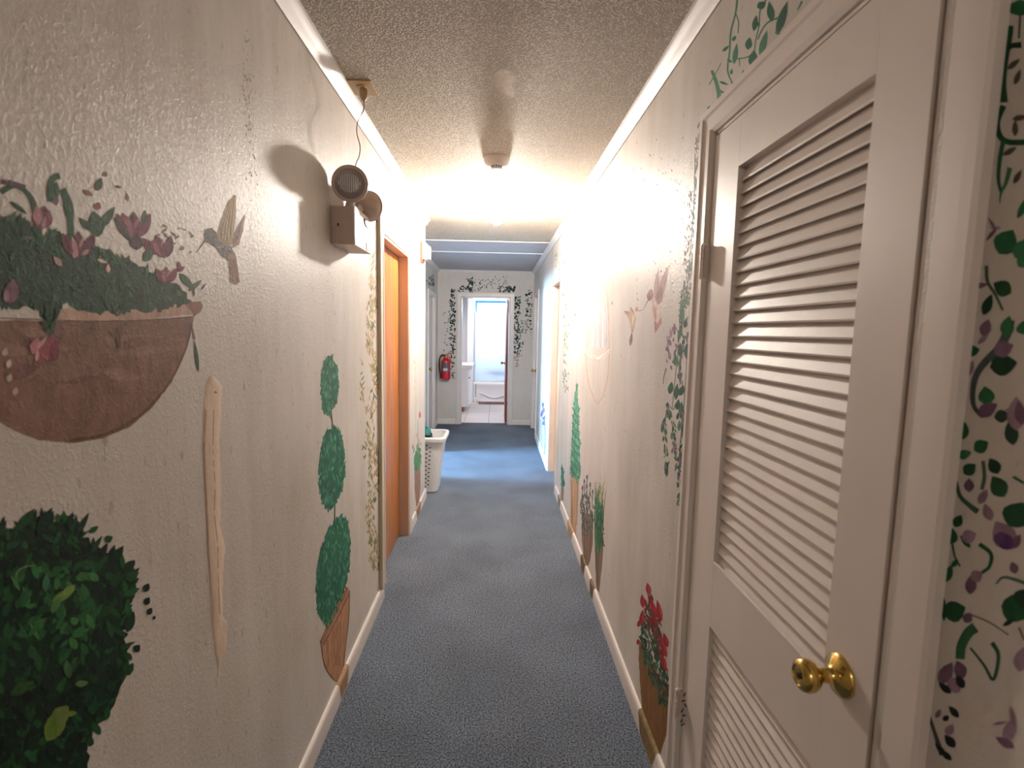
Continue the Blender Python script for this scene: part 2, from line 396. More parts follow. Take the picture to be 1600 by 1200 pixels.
# jamb linings
def jamb(name, x0, x1, y0, y1, zt, m, t_=.015):
    b = MB().box(x0, x1, y0, y0+t_, 0, zt).box(x0, x1, y1-t_, y1, 0, zt).box(x0, x1, y0, y1, zt-t_, zt)
    return tag(b.build(name, m), kind='structure')
jamb('trim_13', XR+.001, XR+.099, *DOORS['louver'], M['doorpaint'], .008)
jamb('trim_14', XL-.099, XL-.001, *DOORS['left'], M['jambwood'])
jamb('trim_15', XR+.001, XR+.099, *DOORS['right'], M['white'])
jamb('trim_16', XR+.001, XR+.099, *DOORS['farR'], M['white'])
jamb('trim_17', XA-.099, XA-.001, *DOORS['farL'], M['white'])
b = MB().box(BX0, BX0+.012, YE+.001, YE+.099, 0, BZ).box(BX1-.012, BX1, YE+.001, YE+.099, 0, BZ).box(BX0, BX1, YE+.001, YE+.099, BZ-.012, BZ)
tag(b.build('trim_18', M['white']), kind='structure')

# ------------------------------------------------------------ doors
def knob(parent, c, ax, r=.027, m=None):
    m = m or M['brass']; ax = Vector(ax)
    k = MB().lathe([(.036, 0), (.036, .003), (.033, .007), (.020, .013), (.016, .016), (.013, .020), (.0115, .034), (.014, .040), (.022, .046), (.0265, .054), (.0275, .062), (.025, .070), (.019, .074), (.0165, .0745), (.0155, .0725), (.004, .0715), (0, .0715)], c, ax, 40)
    o = k.build('door_knob', m, parent, smooth=True); o['label'] = 'polished brass door knob'
    MB().lathe([(.0055, .0715), (.0055, .0735), (.004, .0745), (0, .0745)], c, ax, 16).build('keyhole', M['bronze'], o, smooth=True)
    return o
def louver_door():
    y0, y1, zt = DOORS['louver']; y0 += .015; y1 -= .012; z0 = .012; zt -= .013
    xa, xb = XR-.002, XR+.033
    d = empty('door_1', (XR+.016, y1, 0), kind='structure')
    m = M['doorpaint']; st = y1-1.312
    LY0, LY1 = .845, 1.312
    UZ0, UZ1, WZ0, WZ1 = .945, 1.980, .20, .765
    MB().box(xa, xb, y0, LY0, z0, zt).build('stile', m, d, bevel=.0005)
    MB().box(xa, xb, LY1, y1, z0, zt).build('stile', m, d, bevel=.0005)
    for a, c in ((UZ1, zt), (WZ1, UZ0), (z0, WZ0)):
        MB().box(xa, xb, LY0, LY1, a, c).build('rail', m, d, bevel=.0005)
    bead = MB()
    for a, c in ((UZ0, UZ1), (WZ0, WZ1)):
        bead.box(xa-.001, xa+.006, LY0, LY1, a-.004, a+.005)
    bead.build('glazing_bead', M['white'], d, bevel=.001)
    def slats(za, zb, n):
        me = None; pitch = (zb-za)/n
        for i in range(n):
            zc = za + pitch*(i+.5)
            if me is None:
                # tilted board, outer edge low; rounded nose
                hw, th = .0215, .0032; ang = math.radians(67)
                dx, dz = -math.cos(ang), -math.sin(ang); nx, nz = -dz*-1, dx
                prof = [(-hw, -th), (hw-.003, -th), (hw, -th*.3), (hw, th*.3), (hw-.003, th), (-hw, th)]
                rings = [[(dx*p + math.sin(ang)*-q, y-(LY0+LY1)/2, dz*p + math.cos(ang)*q) for p, q in prof] for y in (LY0-.004, LY1+.004)]
                o = MB().loft(rings).build('slat', m, d); me = o.data
            else:
                o = bpy.data.objects.new('slat', me); C.objects.link(o); o.parent = d; o.matrix_parent_inverse = Matrix.Translation(-d.location)
            o.location = (xa+.0185+random.uniform(-.0006, .0006), (LY0+LY1)/2, zc)
            o.rotation_euler = (random.uniform(-.0025, .0025), random.uniform(-.02, .02), 0)
    slats(UZ0, UZ1, 32); slats(WZ0, WZ1, 18)
    for zc in (1.765, .42):
        h = MB(); n = 5; L_ = .094; g = L_/n
        for i in range(n):
            h.lathe([(.0045, .0006), (.0062, .0012), (.0062, g-.0012), (.0045, g-.0006)], (XR-.021, 1.462, zc-L_/2+i*g), n=14)
        h.lathe([(.0035, -.003), (.004, 0), (.004, L_), (.0035, L_+.003)], (XR-.021, 1.462, zc-L_/2), n=10)
        o = h.build('hinge', M['hinge'], d, smooth=True)
        MB().box(XR-.017, XR-.003, 1.4625, 1.4655, zc-L_/2, zc+L_/2).build('hinge_leaf', M['hinge'], o)
    knob(d, (xa, .802, .985), (-1, 0, 0))
    return d
louver_door()
# chipped paint and grime marks by the lower hinge
def flush_door(name, x0, x1, y0, y1, zt, m, kn=None, ax=None):
    d = empty(name, ((x0+x1)/2, y0, 0), kind='structure')
    MB().box(x0, x1, y0+.003, y1-.003, .010, zt-.004).build('door_leaf', m, d, bevel=.002)
    if kn: knob(d, kn, ax)
    return d
y0, y1, zt = DOORS['left']; d = flush_door('door_2', XL-.099, XL-.068, y0+.015, y1-.015, zt-.015, M['wood'])
y0, y1, zt = DOORS['right']; d = flush_door('door_3', XR+.066, XR+.099, y0+.015, y1-.015, zt-.015, M['wood'])
y0, y1, zt = DOORS['farR']; d = flush_door('door_4', XR+.03, XR+.065, y0+.015, y1-.015, zt-.015, M['white'], (XR+.03, 7.98, .95), (-1, 0, 0))
y0, y1, zt = DOORS['farL']; d = flush_door('door_5', XA-.065, XA-.03, y0+.015, y1-.015, zt-.015, M['doorpaint'], (XA-.03, 7.38, .99), (1, 0, 0))
# bathroom door swung open into the bathroom
d = empty('door_6', (BX1-.02, YE+.1, 0), kind='structure')
MB().box(BX1-.052, BX1-.016, YE+.105, YE+.86, .012, BZ-.02).build('door_leaf', M['wood_red'], d, bevel=.002)
knob(d, (BX1-.052, YE+.80, .98), (-1, 0, 0))

# ------------------------------------------------------------ bathroom
YB = 11.95
tag(MB().box(-1.8, .75, YE+.10, YB+.1, -.1, -.006).build('floor_bathroom', M['grout']), kind='structure')
bf = bpy.data.objects['floor_bathroom']
tm = None; ts = .42
for i in range(-3, 2):
    for j in range(6):
        xa = -.11+ts*i; ya = YE+.12+ts*j
        if xa+ts > .75: continue
        if tm is None:
            o = MB().box(.003, ts-.003, .003, ts-.003, -.006, 0).build('floor_tile', M['tile'], bf, bevel=.0015); tm = o.data
        else:
            o = bpy.data.objects.new('floor_tile', tm); C.objects.link(o); o.parent = bf
            bv = o.modifiers.new('bevel', 'BEVEL'); bv.width = .0015; bv.segments = 2
        o.location = (xa, ya, 0)
tag(MB().box(-1.8, .75, YE+.1, YB+.1, ZC-.05, ZC+.05).build('ceiling_bathroom', M['bathwhite']), kind='structure')
tag(MB().box(-1.8, -1.7, YE+.1, YB+.1, 0, ZC-.05).build('wall_bathroom_left', M['bathwhite']), kind='structure')
tag(MB().box(.45, .55, YE+.1, YB+.1, 0, ZC-.05).build('wall_bathroom_right', M['bathwhite']), kind='structure')
WX0, WX1, WZ0, WZ1 = -.50, .30, 1.50, 2.24
b = MB().box(-1.7, WX0, YB, YB+.1, 0, ZC-.05).box(WX1, .45, YB, YB+.1, 0, ZC-.05).box(WX0, WX1, YB, YB+.1, 0, WZ0).box(WX0, WX1, YB, YB+.1, WZ1, ZC-.05)
tag(b.build('wall_bathroom_back', M['bathwhite']), kind='structure')
wn = empty('window_2', (-.1, YB+.05, WZ0), kind='structure')
f = .06
b = MB().box(WX0, WX0+f, YB+.005, YB+.05, WZ0, WZ1).box(WX1-f, WX1, YB+.005, YB+.05, WZ0, WZ1).box(WX0+f, WX1-f, YB+.005, YB+.05, WZ1-f, WZ1).box(WX0+f, WX1-f, YB+.005, YB+.05, WZ0, WZ0+f)
b.build('window_frame', M['blueframe'], wn)
MB().box(WX0+f, WX1-f, YB+.02, YB+.03, WZ0+f, WZ1-f).build('window_pane', emis('daylit_frosted_pane', (.80, .90, 1), 42), wn)
# tub wall stub (left end of the alcove)
tag(MB().box(-.62, -.50, 11.06, YB, 0, ZC-.05).build('wall_tub_end', M['bathwhite']), kind='structure')
# tub
tub = empty('bathtub', (0, 11.1, 0), 'white bathtub with moulded front under frosted shower panel in far bathroom', 'bathtub')
fr = MB(); NX = 24; x0, x1 = -.495, .445
rows = [(0, 0), (.03, 0), (.06, .012), (.34, .004), (.37, -.012), (.41, -.018), (.43, -.010), (.437, .006), (.437, .045), (.36, .075)]
fr.loft([[(x0+(x1-x0)*i/NX, 11.12+dy, z) for i in range(NX+1)] for z, dy in rows], cap=False, close=False)
fr.box(x0, x1, 11.86, 11.945, .30, .437)
fr.box(x0, x1, 11.19, 11.90, 0, .10)
fr.build('tub_body', M['porcelain'], tub, smooth=True)
pts = [(x0+.14+.66*t/20, 11.118-.003, .14+.05*math.cos(PI*t/20*2)*1.0) for t in range(21)]
MB().tube(pts, .010, 6).build('moulded_ridge', M['porcelain'], tub, smooth=True)
# shower panel
sh = empty('shower_enclosure', (0, 11.14, .437), 'tall frosted shower panel in white frame standing on bathtub', 'shower')
m = bpy.data.materials.new('frosted_glass'); m.use_nodes = True; nt = m.node_tree
for n_ in list(nt.nodes):
    if n_.type != 'OUTPUT_MATERIAL': nt.nodes.remove(n_)
tr = N(nt, 'ShaderNodeBsdfTranslucent'); tr.inputs[0].default_value = (.78, .84, .92, 1)
gl = N(nt, 'ShaderNodeBsdfDiffuse'); gl.inputs[0].default_value = (.62, .68, .78, 1); mx = N(nt, 'ShaderNodeMixShader'); mx.inputs[0].default_value = .35
nt.links.new(tr.outputs[0], mx.inputs[1]); nt.links.new(gl.outputs[0], mx.inputs[2])
nt.links.new(mx.outputs[0], [n_ for n_ in nt.nodes if n_.type == 'OUTPUT_MATERIAL'][0].inputs[0])
MB().box(-.455, .43, 11.150, 11.156, .46, 1.925).build('frosted_panel', m, sh)
b = MB().box(-.495, -.455, 11.135, 11.17, .437, 1.95).box(.425, .445, 11.135, 11.17, .437, 1.95).box(-.455, .425, 11.135, 11.17, 1.925, 1.95).box(-.455, .425, 11.135, 11.17, .437, .46)
b.build('panel_frame', M['plastic'], sh, bevel=.003)
MB().box(-.16, .40, 11.170, 11.20, .66, .675).build('towel_bar', M['grey'], sh)
# vanity
va = empty('bathroom_vanity', (-.9, 9.75, 0), 'white bathroom vanity cabinet with thick counter beside bathroom doorway', 'vanity')
MB().box(-1.35, -.545, 9.72, 10.45, .09, .82).build('cabinet_body', M['bathwhite'], va, bevel=.003)
MB().box(-1.35, -.60, 9.74, 10.40, 0, .09).build('toe_kick', M['wood_red'], va)
MB().box(-1.38, -.445, 9.69, 10.50, .82, .90).build('countertop', M['porcelain'], va, bevel=.012)
for yy in (9.76, 10.10):
    o = MB().box(-.546, -.530, yy, yy+.31, .14, .78).build('cabinet_door', M['bathwhite'], va, bevel=.003)
    MB().lathe([(.006, 0), (.006, .01), (.012, .016), (.010, .022), (0, .024)], (-.530, yy+(.27 if yy < 10 else .04), .62), (1, 0, 0), 12).build('cabinet_knob', M['bronze'], o, smooth=True)
# toilet brush in holder
tb = empty('toilet_brush', (-.42, 10.98, 0), 'small toilet brush in white holder on tiles beside bathtub', 'brush')
MB().lathe([(.045, 0), (.05, .01), (.045, .11), (.038, .12), (.03, .12)], (-.42, 10.98, 0), n=20).build('brush_holder', M['plastic'], tb, smooth=True)
MB().tube([(-.42, 10.98, .02), (-.425, 10.985, .36), (-.426, 10.986, .40)], [.008, .006, .009], 8).build('brush_handle', M['grey'], tb, smooth=True)
# bath mat
b = MB(); nx, ny = 30, 16; X0, X1, Y0, Y1 = -.36, .30, 10.76, 11.07
rings = []
for j in range(ny+1):
    rings.append([(X0+(X1-X0)*i/nx + .004*math.sin(j*1.3), Y0+(Y1-Y0)*j/ny+.004*math.sin(i*.9), .014+.005*math.sin(i*2.1+j)*math.cos(j*1.7)) for i in range(nx+1)])
b.loft(rings, cap=False, close=False)
for q in ((X0, X1, Y0, Y1),): b.box(q[0]+.004, q[1]-.004, q[2]+.004, q[3]-.004, 0, .010)
tag(b.build('bath_mat', M['mat_brown'], smooth=True), 'reddish brown bath mat lying on pale tiles before bathtub', 'mat')
# door threshold strip
tag(MB().box(BX0+.012, BX1-.012, YE+.07, YE+.11, 0, .006).build('trim_19', M['bronze'], bevel=.002), kind='structure')

# ------------------------------------------------------------ things in the hall
# ceiling bulb in a porcelain holder
lb = empty('ceiling_light', (-.01, 3.97, ZC), 'glowing round ceiling bulb in white porcelain holder beyond the smoke detector', 'ceiling light')
MB().lathe([(.062, 0), (.064, -.008), (.058, -.02), (.036, -.034), (.030, -.046), (.026, -.05)], (-.01, 3.97, ZC), n=32).build('lamp_holder', M['porcelain'], lb, smooth=True)
R_ = .048
prof = [(.030, -.046), (.034, -.060)] + [(R_*math.sin(a), -.118+R_*math.cos(a)) for a in [PI*k/16 for k in range(3, 17)]]
area_b = 4*PI*R_*R_
MB().lathe(prof, (-.01, 3.97, ZC), n=28).build('light_bulb', emis('glowing_bulb', BULB_COL, BULB_E/(PI*area_b)/4), lb, smooth=True)

# smoke detector
sd = empty('smoke_detector', (-.015, 2.985, ZC), 'round cream smoke detector on popcorn ceiling before the bulb', 'smoke detector')
MB().lathe([(.074, 0), (.075, -.010), (.073, -.013), (.070, -.014), (.070, -.018), (.066, -.030), (.055, -.040), (.036, -.044), (.034, -.045)], (-.015, 2.985, ZC), n=48).build('detector_base', M['beige_light'], sd, smooth=True)
MB().lathe([(.027, -.043), (.027, -.051), (.030, -.052), (.030, -.060), (.026, -.064), (0, -.065)], (-.015, 2.985, ZC), n=32).build('sensor_cap', M['plastic'], sd, smooth=True)
fins = MB()
for k in range(12):
    a = 2*PI*k/12; x, y = -.015+.0285*math.cos(a), 2.985+.0285*math.sin(a)
    fins.box(x-.0025, x+.0025, y-.0025, y+.0025, ZC-.053, ZC-.043)
fins.build('sensor_fins', M['black'], sd)

# emergency light
em = empty('emergency_light', (XL, 2.15, 1.875), 'beige wall mounted emergency light box with two round lamp heads', 'emergency light')
EY0, EY1, EZ0, EZ1 = 2.030, 2.285, 1.878, 2.022
MB().box(XL, XL+.086, EY0, EY1, EZ0, EZ1).build('battery_box', M['beige'], em, bevel=.004)
b = MB().box(XL+.084, XL+.092, EY0-.001, EY1+.001, EZ0-.001, EZ1+.001)
fc = b.build('front_cover', M['beige_light'], em, bevel=.002)
MB().box(XL+.0915, XL+.0925, EY0+.002, EY1-.002, EZ0+.052, EZ0+.0545).build('cover_seam', M['black'], fc)
b = MB().box(XL+.0915, XL+.093, EY0+.015, EY0+.045, EZ0+.056, EZ0+.074)
b.build('indicator_window', M['black'], fc)
MB().box(XL+.0915, XL+.094, EY1-.085, EY1-.05, EZ0+.006, EZ0+.036).build('test_panel', M['beige'], fc, bevel=.001)
lg = MB().tube([(XL+.0935, EY1-.115, EZ1-.018), (XL+.0935, EY1-.112, EZ1-.035), (XL+.0935, EY1-.095, EZ1-.042), (XL+.0935, EY1-.06, EZ1-.046)], [.004, .003, .003, .002], 5)
lg.build('cover_mark', M['grey'], fc)
sl = MB().box(XL+.002, XL+.056, EY0-.0025, EY0+.001, EZ0+.065, EZ0+.081).build('side_latch', M['beige'], em, bevel=.001)
MB().box(XL+.026, XL+.032, EY0-.0035, EY0, EZ0+.067, EZ0+.078).build('latch_slot', M['black'], sl)
def lamp_head(c, ax, lens_mat, r=.066):
    c = Vector(c); ax = Vector(ax).normalized()
    hd = MB().lathe([(.016, -.070), (.024, -.066), (.030, -.056), (.048, -.035), (.060, -.014), (r-.002, -.004), (r+.002, .000), (r+.002, .006), (r-.003, .008), (r-.008, .006)], c, ax, 40).build('lamp_head', M['beige'], em, smooth=True)
    lens = MB().lathe([(r-.008, .004), (r-.012, .008), (r*.6, .013), (r*.3, .015), (0, .0155)], c, ax, 36)
    ln = lens.build('lens', lens_mat, hd, smooth=True)
    a = ax.cross(Vector((0, 0, 1))).normalized(); u = a.cross(ax)
    rb = MB()
    for k in range(-5, 6):
        xx = k*.0078; h = math.sqrt(max(.040**2-xx*xx, 0))*.85
        p0 = c + ax*(.0150-abs(xx)*.06) + a*xx
        rb.tube([p0 - u*h, p0 - u*h*.3+ax*.001, p0+u*h*.3+ax*.001, p0 + u*h], .0019, 5)
    rb.build('lens_ribs', M['plastic'], ln, smooth=True)
    return hd
lensm = mat('ribbed_clear_lens', (150, 138, 138), .22, .1, bump=(60, .2, .002))
c1, c2 = (-.566, 2.035, 2.104), (-.553, 2.265, 2.075)
lamp_head(c1, (.10, -1, -.06), lensm)
lamp_head(c2, (.30, 1, .10), lensm, .062)
for q in ([(-.585, 2.09, EZ1-.002), (-.583, 2.09, 2.04), (-.575, 2.085, 2.07)], [(-.585, 2.19, EZ1-.002), (-.58, 2.195, 2.035), (-.57, 2.21, 2.06)]):
    MB().tube(q, [.020, .016, .013], 14).build('swivel_neck', M['beige_light'], em, smooth=True)
# outlet plate on the ceiling and the cord
pl = empty('ceiling_outlet', (-.545, 2.18, ZC), 'yellowed outlet plate on ceiling above the emergency light', 'outlet')
o = MB().box(-.600, -.505, 2.118, 2.245, ZC-.006, ZC).build('cover_plate', M['yellowed'], pl, bevel=.002)
MB().lathe([(.019, 0), (.019, -.009), (.017, -.011), (0, -.011)], (-.553, 2.165, ZC), n=24).build('socket', M['yellowed'], pl, smooth=True)
cord = empty('power_cord', (-.55, 2.15, ZC-.05), 'thin brown cord from ceiling outlet down to emergency light', 'cord')
MB().lathe([(.013, -.009), (.016, -.014), (.016, -.040), (.010, -.052), (.006, -.056)], (-.547, 2.175, ZC), n=20).build('plug', M['yellowed'], cord, smooth=True)
def ray(px, py):
    return (RT*((px-800)/FPX) - UP*((py-600)/FPX) + fw)
def hit(px, py, ax, v):
    d = ray(px, py); return EYE + d*((v-EYE[ax])/d[ax])
cp = [(-.547, 2.175, ZC-.055)] + [tuple(hit(px, py, 1, yy)) for px, py, yy in ((568.5, 160, 2.165), (568, 172, 2.16), (559, 190, 2.15), (557.5, 208, 2.14), (562.5, 228, 2.13), (561, 245, 2.12), (555, 262, 2.11))] + [(-.590, 2.15, 2.05), (-.60, 2.15, EZ1)]
MB().tube(sc_pts(cp, 6), .0019, 8).build('cable', M['cord'], cord, smooth=True)

# fire alarm horn strobe
fa = empty('fire_alarm', (XL, 4.40, 2.12), 'red and white fire alarm strobe high on left wall corner', 'fire alarm')
MB().box(XL, XL+.018, 4.34, 4.46, 2.112, 2.275).build('back_plate', M['horn_red'], fa, bevel=.004)
b = MB().box(XL+.018, XL+.052, 4.345, 4.455, 2.135, 2.268); hb = b.build('horn_body', M['plastic'], fa, bevel=.006)
b = MB()
for k in range(6): b.box(XL+.020, XL+.048, 4.3435, 4.3455, 2.15+.018*k, 2.156+.018*k)
b.build('horn_slots', M['grey'], hb)
MB().box(XL+.052, XL+.078, 4.36, 4.44, 2.14, 2.25).build('strobe_lens', M['plastic'], fa, bevel=.012)

# fire extinguisher on the end wall
EX, EY, EZ = -.812, YE-.085, .75
fe = empty('fire_extinguisher', (EX, EY, EZ), 'red fire extinguisher with black hose hung on end wall', 'fire extinguisher')
cy = MB().lathe([(.060, 0), (.070, .006), (.073, .02), (.073, .285), (.066, .315), (.046, .338), (.026, .348), (.024, .362)], (EX, EY, EZ), n=32).build('cylinder', M['red'], fe, smooth=True)
lab = MB(); n = 14
lab.loft([[(EX+.0740*math.sin(a), EY-.0740*math.cos(a), EZ+z) for a in [(-.9+1.8*k/n) for k in range(n+1)]] for z in (.145, .275)], cap=False, close=False)
lo = lab.build('instruction_label', mat('dark_printed_label', (110, 92, 104), .4, var=(60, .5)), cy, smooth=True)
lab = MB(); lab.loft([[(EX+.0745*math.sin(a), EY-.0745*math.cos(a), EZ+z) for a in [(-.55+1.0*k/n) for k in range(n+1)]] for z in (.15, .185)], cap=False, close=False)
lab.build('white_label_strip', M['plastic'], lo, smooth=True)
MB().lathe([(.026, .358), (.026, .375), (.018, .385), (.018, .405)], (EX, EY, EZ), n=20).build('valve', M['brass'], fe, smooth=True)
hm = mat('orange_lever', (196, 96, 54), .4)
b = MB().tube([(EX-.005, EY, EZ+.40), (EX+.05, EY-.02, EZ+.425), (EX+.115, EY-.035, EZ+.44)], [.010, .009, .007], 8)
b.build('lever', hm, fe, smooth=True)
MB().tube([(EX+.01, EY, EZ+.385), (EX+.06, EY-.03, EZ+.36), (EX+.095, EY-.04, EZ+.29)], [.008, .009, .012], 8).build('handle', hm, fe, smooth=True)
hp = sc_pts([(EX-.01, EY-.01, EZ+.385), (EX-.055, EY-.02, EZ+.40), (EX-.095, EY-.02, EZ+.35), (EX-.103, EY-.02, EZ+.26), (EX-.095, EY-.03, EZ+.16), (EX-.078, EY-.03, EZ+.09)], 6)
MB().tube(hp, .0115, 10).build('hose', M['black'], fe, smooth=True)
MB().tube([hp[-1], (EX-.076, EY-.03, EZ+.02)], [.012, .017], 12).build('nozzle', M['black'], fe, smooth=True)
b = MB(); a_ = [(EX+.0755*math.sin(a), EY-.0755*math.cos(a)) for a in [2*PI*k/24 for k in range(25)]]
b.loft([[(x, y, EZ+z) for x, y in a_] for z in (.128, .142)], cap=False, close=False)
b.box(EX-.02, EX+.02, EY+.070, YE, EZ+.05, EZ+.33); b.build('bracket', M['grey'], fe)

# laundry hamper: tapered rounded box with punched diamond holes
def hamper():
    h = empty('laundry_hamper', (-.715, 4.93, 0), 'tall white plastic laundry hamper with rows of small holes behind wall corner', 'hamper')
    def ring(t, grow=0):
        # rounded rectangle at height fraction t
        hx = .165+.060*t+grow; hy = .150+.055*t+grow; cx, cyy = -.705, 4.935; r = .055+.01*t
        pts = []
        per = []
        nside, ncor = 9, 5
        for q in range(4):
            a0 = q*PI/2
            ccx = (hx-r)*(1 if q in (0, 3) else -1); ccy = (hy-r)*(1 if q in (0, 1) else -1)
            for k in range(ncor): 
                a = a0 + PI/2*k/ncor; pts.append((cx+ccx+r*math.cos(a), cyy+ccy+r*math.sin(a)))
            a = a0+PI/2; p = Vector((ccx+r*math.cos(a), ccy+r*math.sin(a)))
            q2 = (q+1) % 4; ccx2 = (hx-r)*(1 if q2 in (0, 3) else -1); ccy2 = (hy-r)*(1 if q2 in (0, 1) else -1)
            p2 = Vector((ccx2+r*math.cos(a), ccy2+r*math.sin(a)))
            for k in range(nside):
                v = p.lerp(p2, k/nside); pts.append((cx+v.x, cyy+v.y))
        return pts, nside, ncor
    H = .545; rows = 26
    R = []
    for i in range(rows+1):
        t = i/rows; pts, ns, nc = ring(t)
        R.append([Vector((x, y, .012+t*(H-.012))) for x, y in pts])
    k = len(R[0]); b = MB()
    for i in range(rows):
        for j in range(k):
            q = [R[i][j], R[i][(j+1) % k], R[i+1][(j+1) % k], R[i+1][j]]
            jj = j % (ns+nc) - nc
            hole = 1 <= jj < ns-1 and 2 <= i < rows-3 and (i+jj) % 2 == 0
            if not hole: b.quad(q)
            else:
                c = sum(q, Vector())/4; mids = [(q[a]+q[(a+1) % 4])/2 for a in range(4)]
                inn = [c+(m_-c)*.88 for m_ in mids]
                for a in range(4):
                    b.quad([q[a], mids[a], inn[a], inn[a-1]]); b.quad([q[a], inn[a-1], mids[a-1]]) if False else None
                    b.quad([q[a], inn[a-1], mids[a-1]])
    b.quad([v for v in reversed(R[0])])
    o = b.build('basket_wall', M['plastic'], h)
    s = o.modifiers.new('thick', 'SOLIDIFY'); s.thickness = .003; s.offset = -1
    rim = MB(); prof = [(-.004, -.035), (.018, -.035), (.022, -.004), (.014, .006), (-.006, .006), (-.008, 0)]
    rr = []
    for g, dz in prof + [prof[0]]:
        pts, _, _ = ring(1, g); rr.append([(x, y, H+dz) for x, y in pts])
    rim.loft(rr, cap=False); rim.build('rim', M['plastic'], h, smooth=True)
    MB().loft([[(x, y, z) for x, y in ring(0, g)[0]] for g, z in ((-.012, 0), (-.006, .0), (0, .012))], cap=True).build('foot', M['grey'], h)
    return h
hamper()
# unseen dark filler added inside the hamper so its holes read dark
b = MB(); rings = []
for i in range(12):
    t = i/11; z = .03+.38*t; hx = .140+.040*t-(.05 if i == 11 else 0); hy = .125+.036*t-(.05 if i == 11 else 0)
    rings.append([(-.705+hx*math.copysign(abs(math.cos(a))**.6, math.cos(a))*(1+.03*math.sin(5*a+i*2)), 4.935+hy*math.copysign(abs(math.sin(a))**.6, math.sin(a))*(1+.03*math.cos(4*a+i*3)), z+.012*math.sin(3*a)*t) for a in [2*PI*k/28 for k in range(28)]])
b.loft(rings); tag(b.build('hole_darkening_filler', M['filler_dark'], smooth=True, loc=(-.705, 4.935, .03)), 'dark filler added inside the white hamper to darken its holes', 'laundry')
# teal bundle in the hamper
b = MB(); rings = []
for i in range(11):
    a = PI*i/10; rr = .046*math.sin(a)
    rings.append([(-.665+(rr*(1+.18*math.sin(3*t+i)))*math.cos(t), 4.93+(rr*(1+.15*math.cos(4*t-i)))*math.sin(t), .520-.095*math.cos(a)*1.0+.008*math.sin(5*t)) for t in [2*PI*k/18 for k in range(18)]])
b.loft(rings); o = b.build('laundry_bundle', M['teal'], smooth=True, loc=(-.665, 4.93, .43))
tag(o, 'small teal and dark cloth bundle poking out of the white hamper', 'cloth')
pts = [(-.665+.046*math.cos(t)*1.02, 4.93+.046*math.sin(t)*1.02, .535+.01*math.sin(3*t)) for t in [2*PI*k/20 for k in range(21)]]
MB().tube(pts, .011, 7).build('dark_band', M['black'], o, smooth=True)

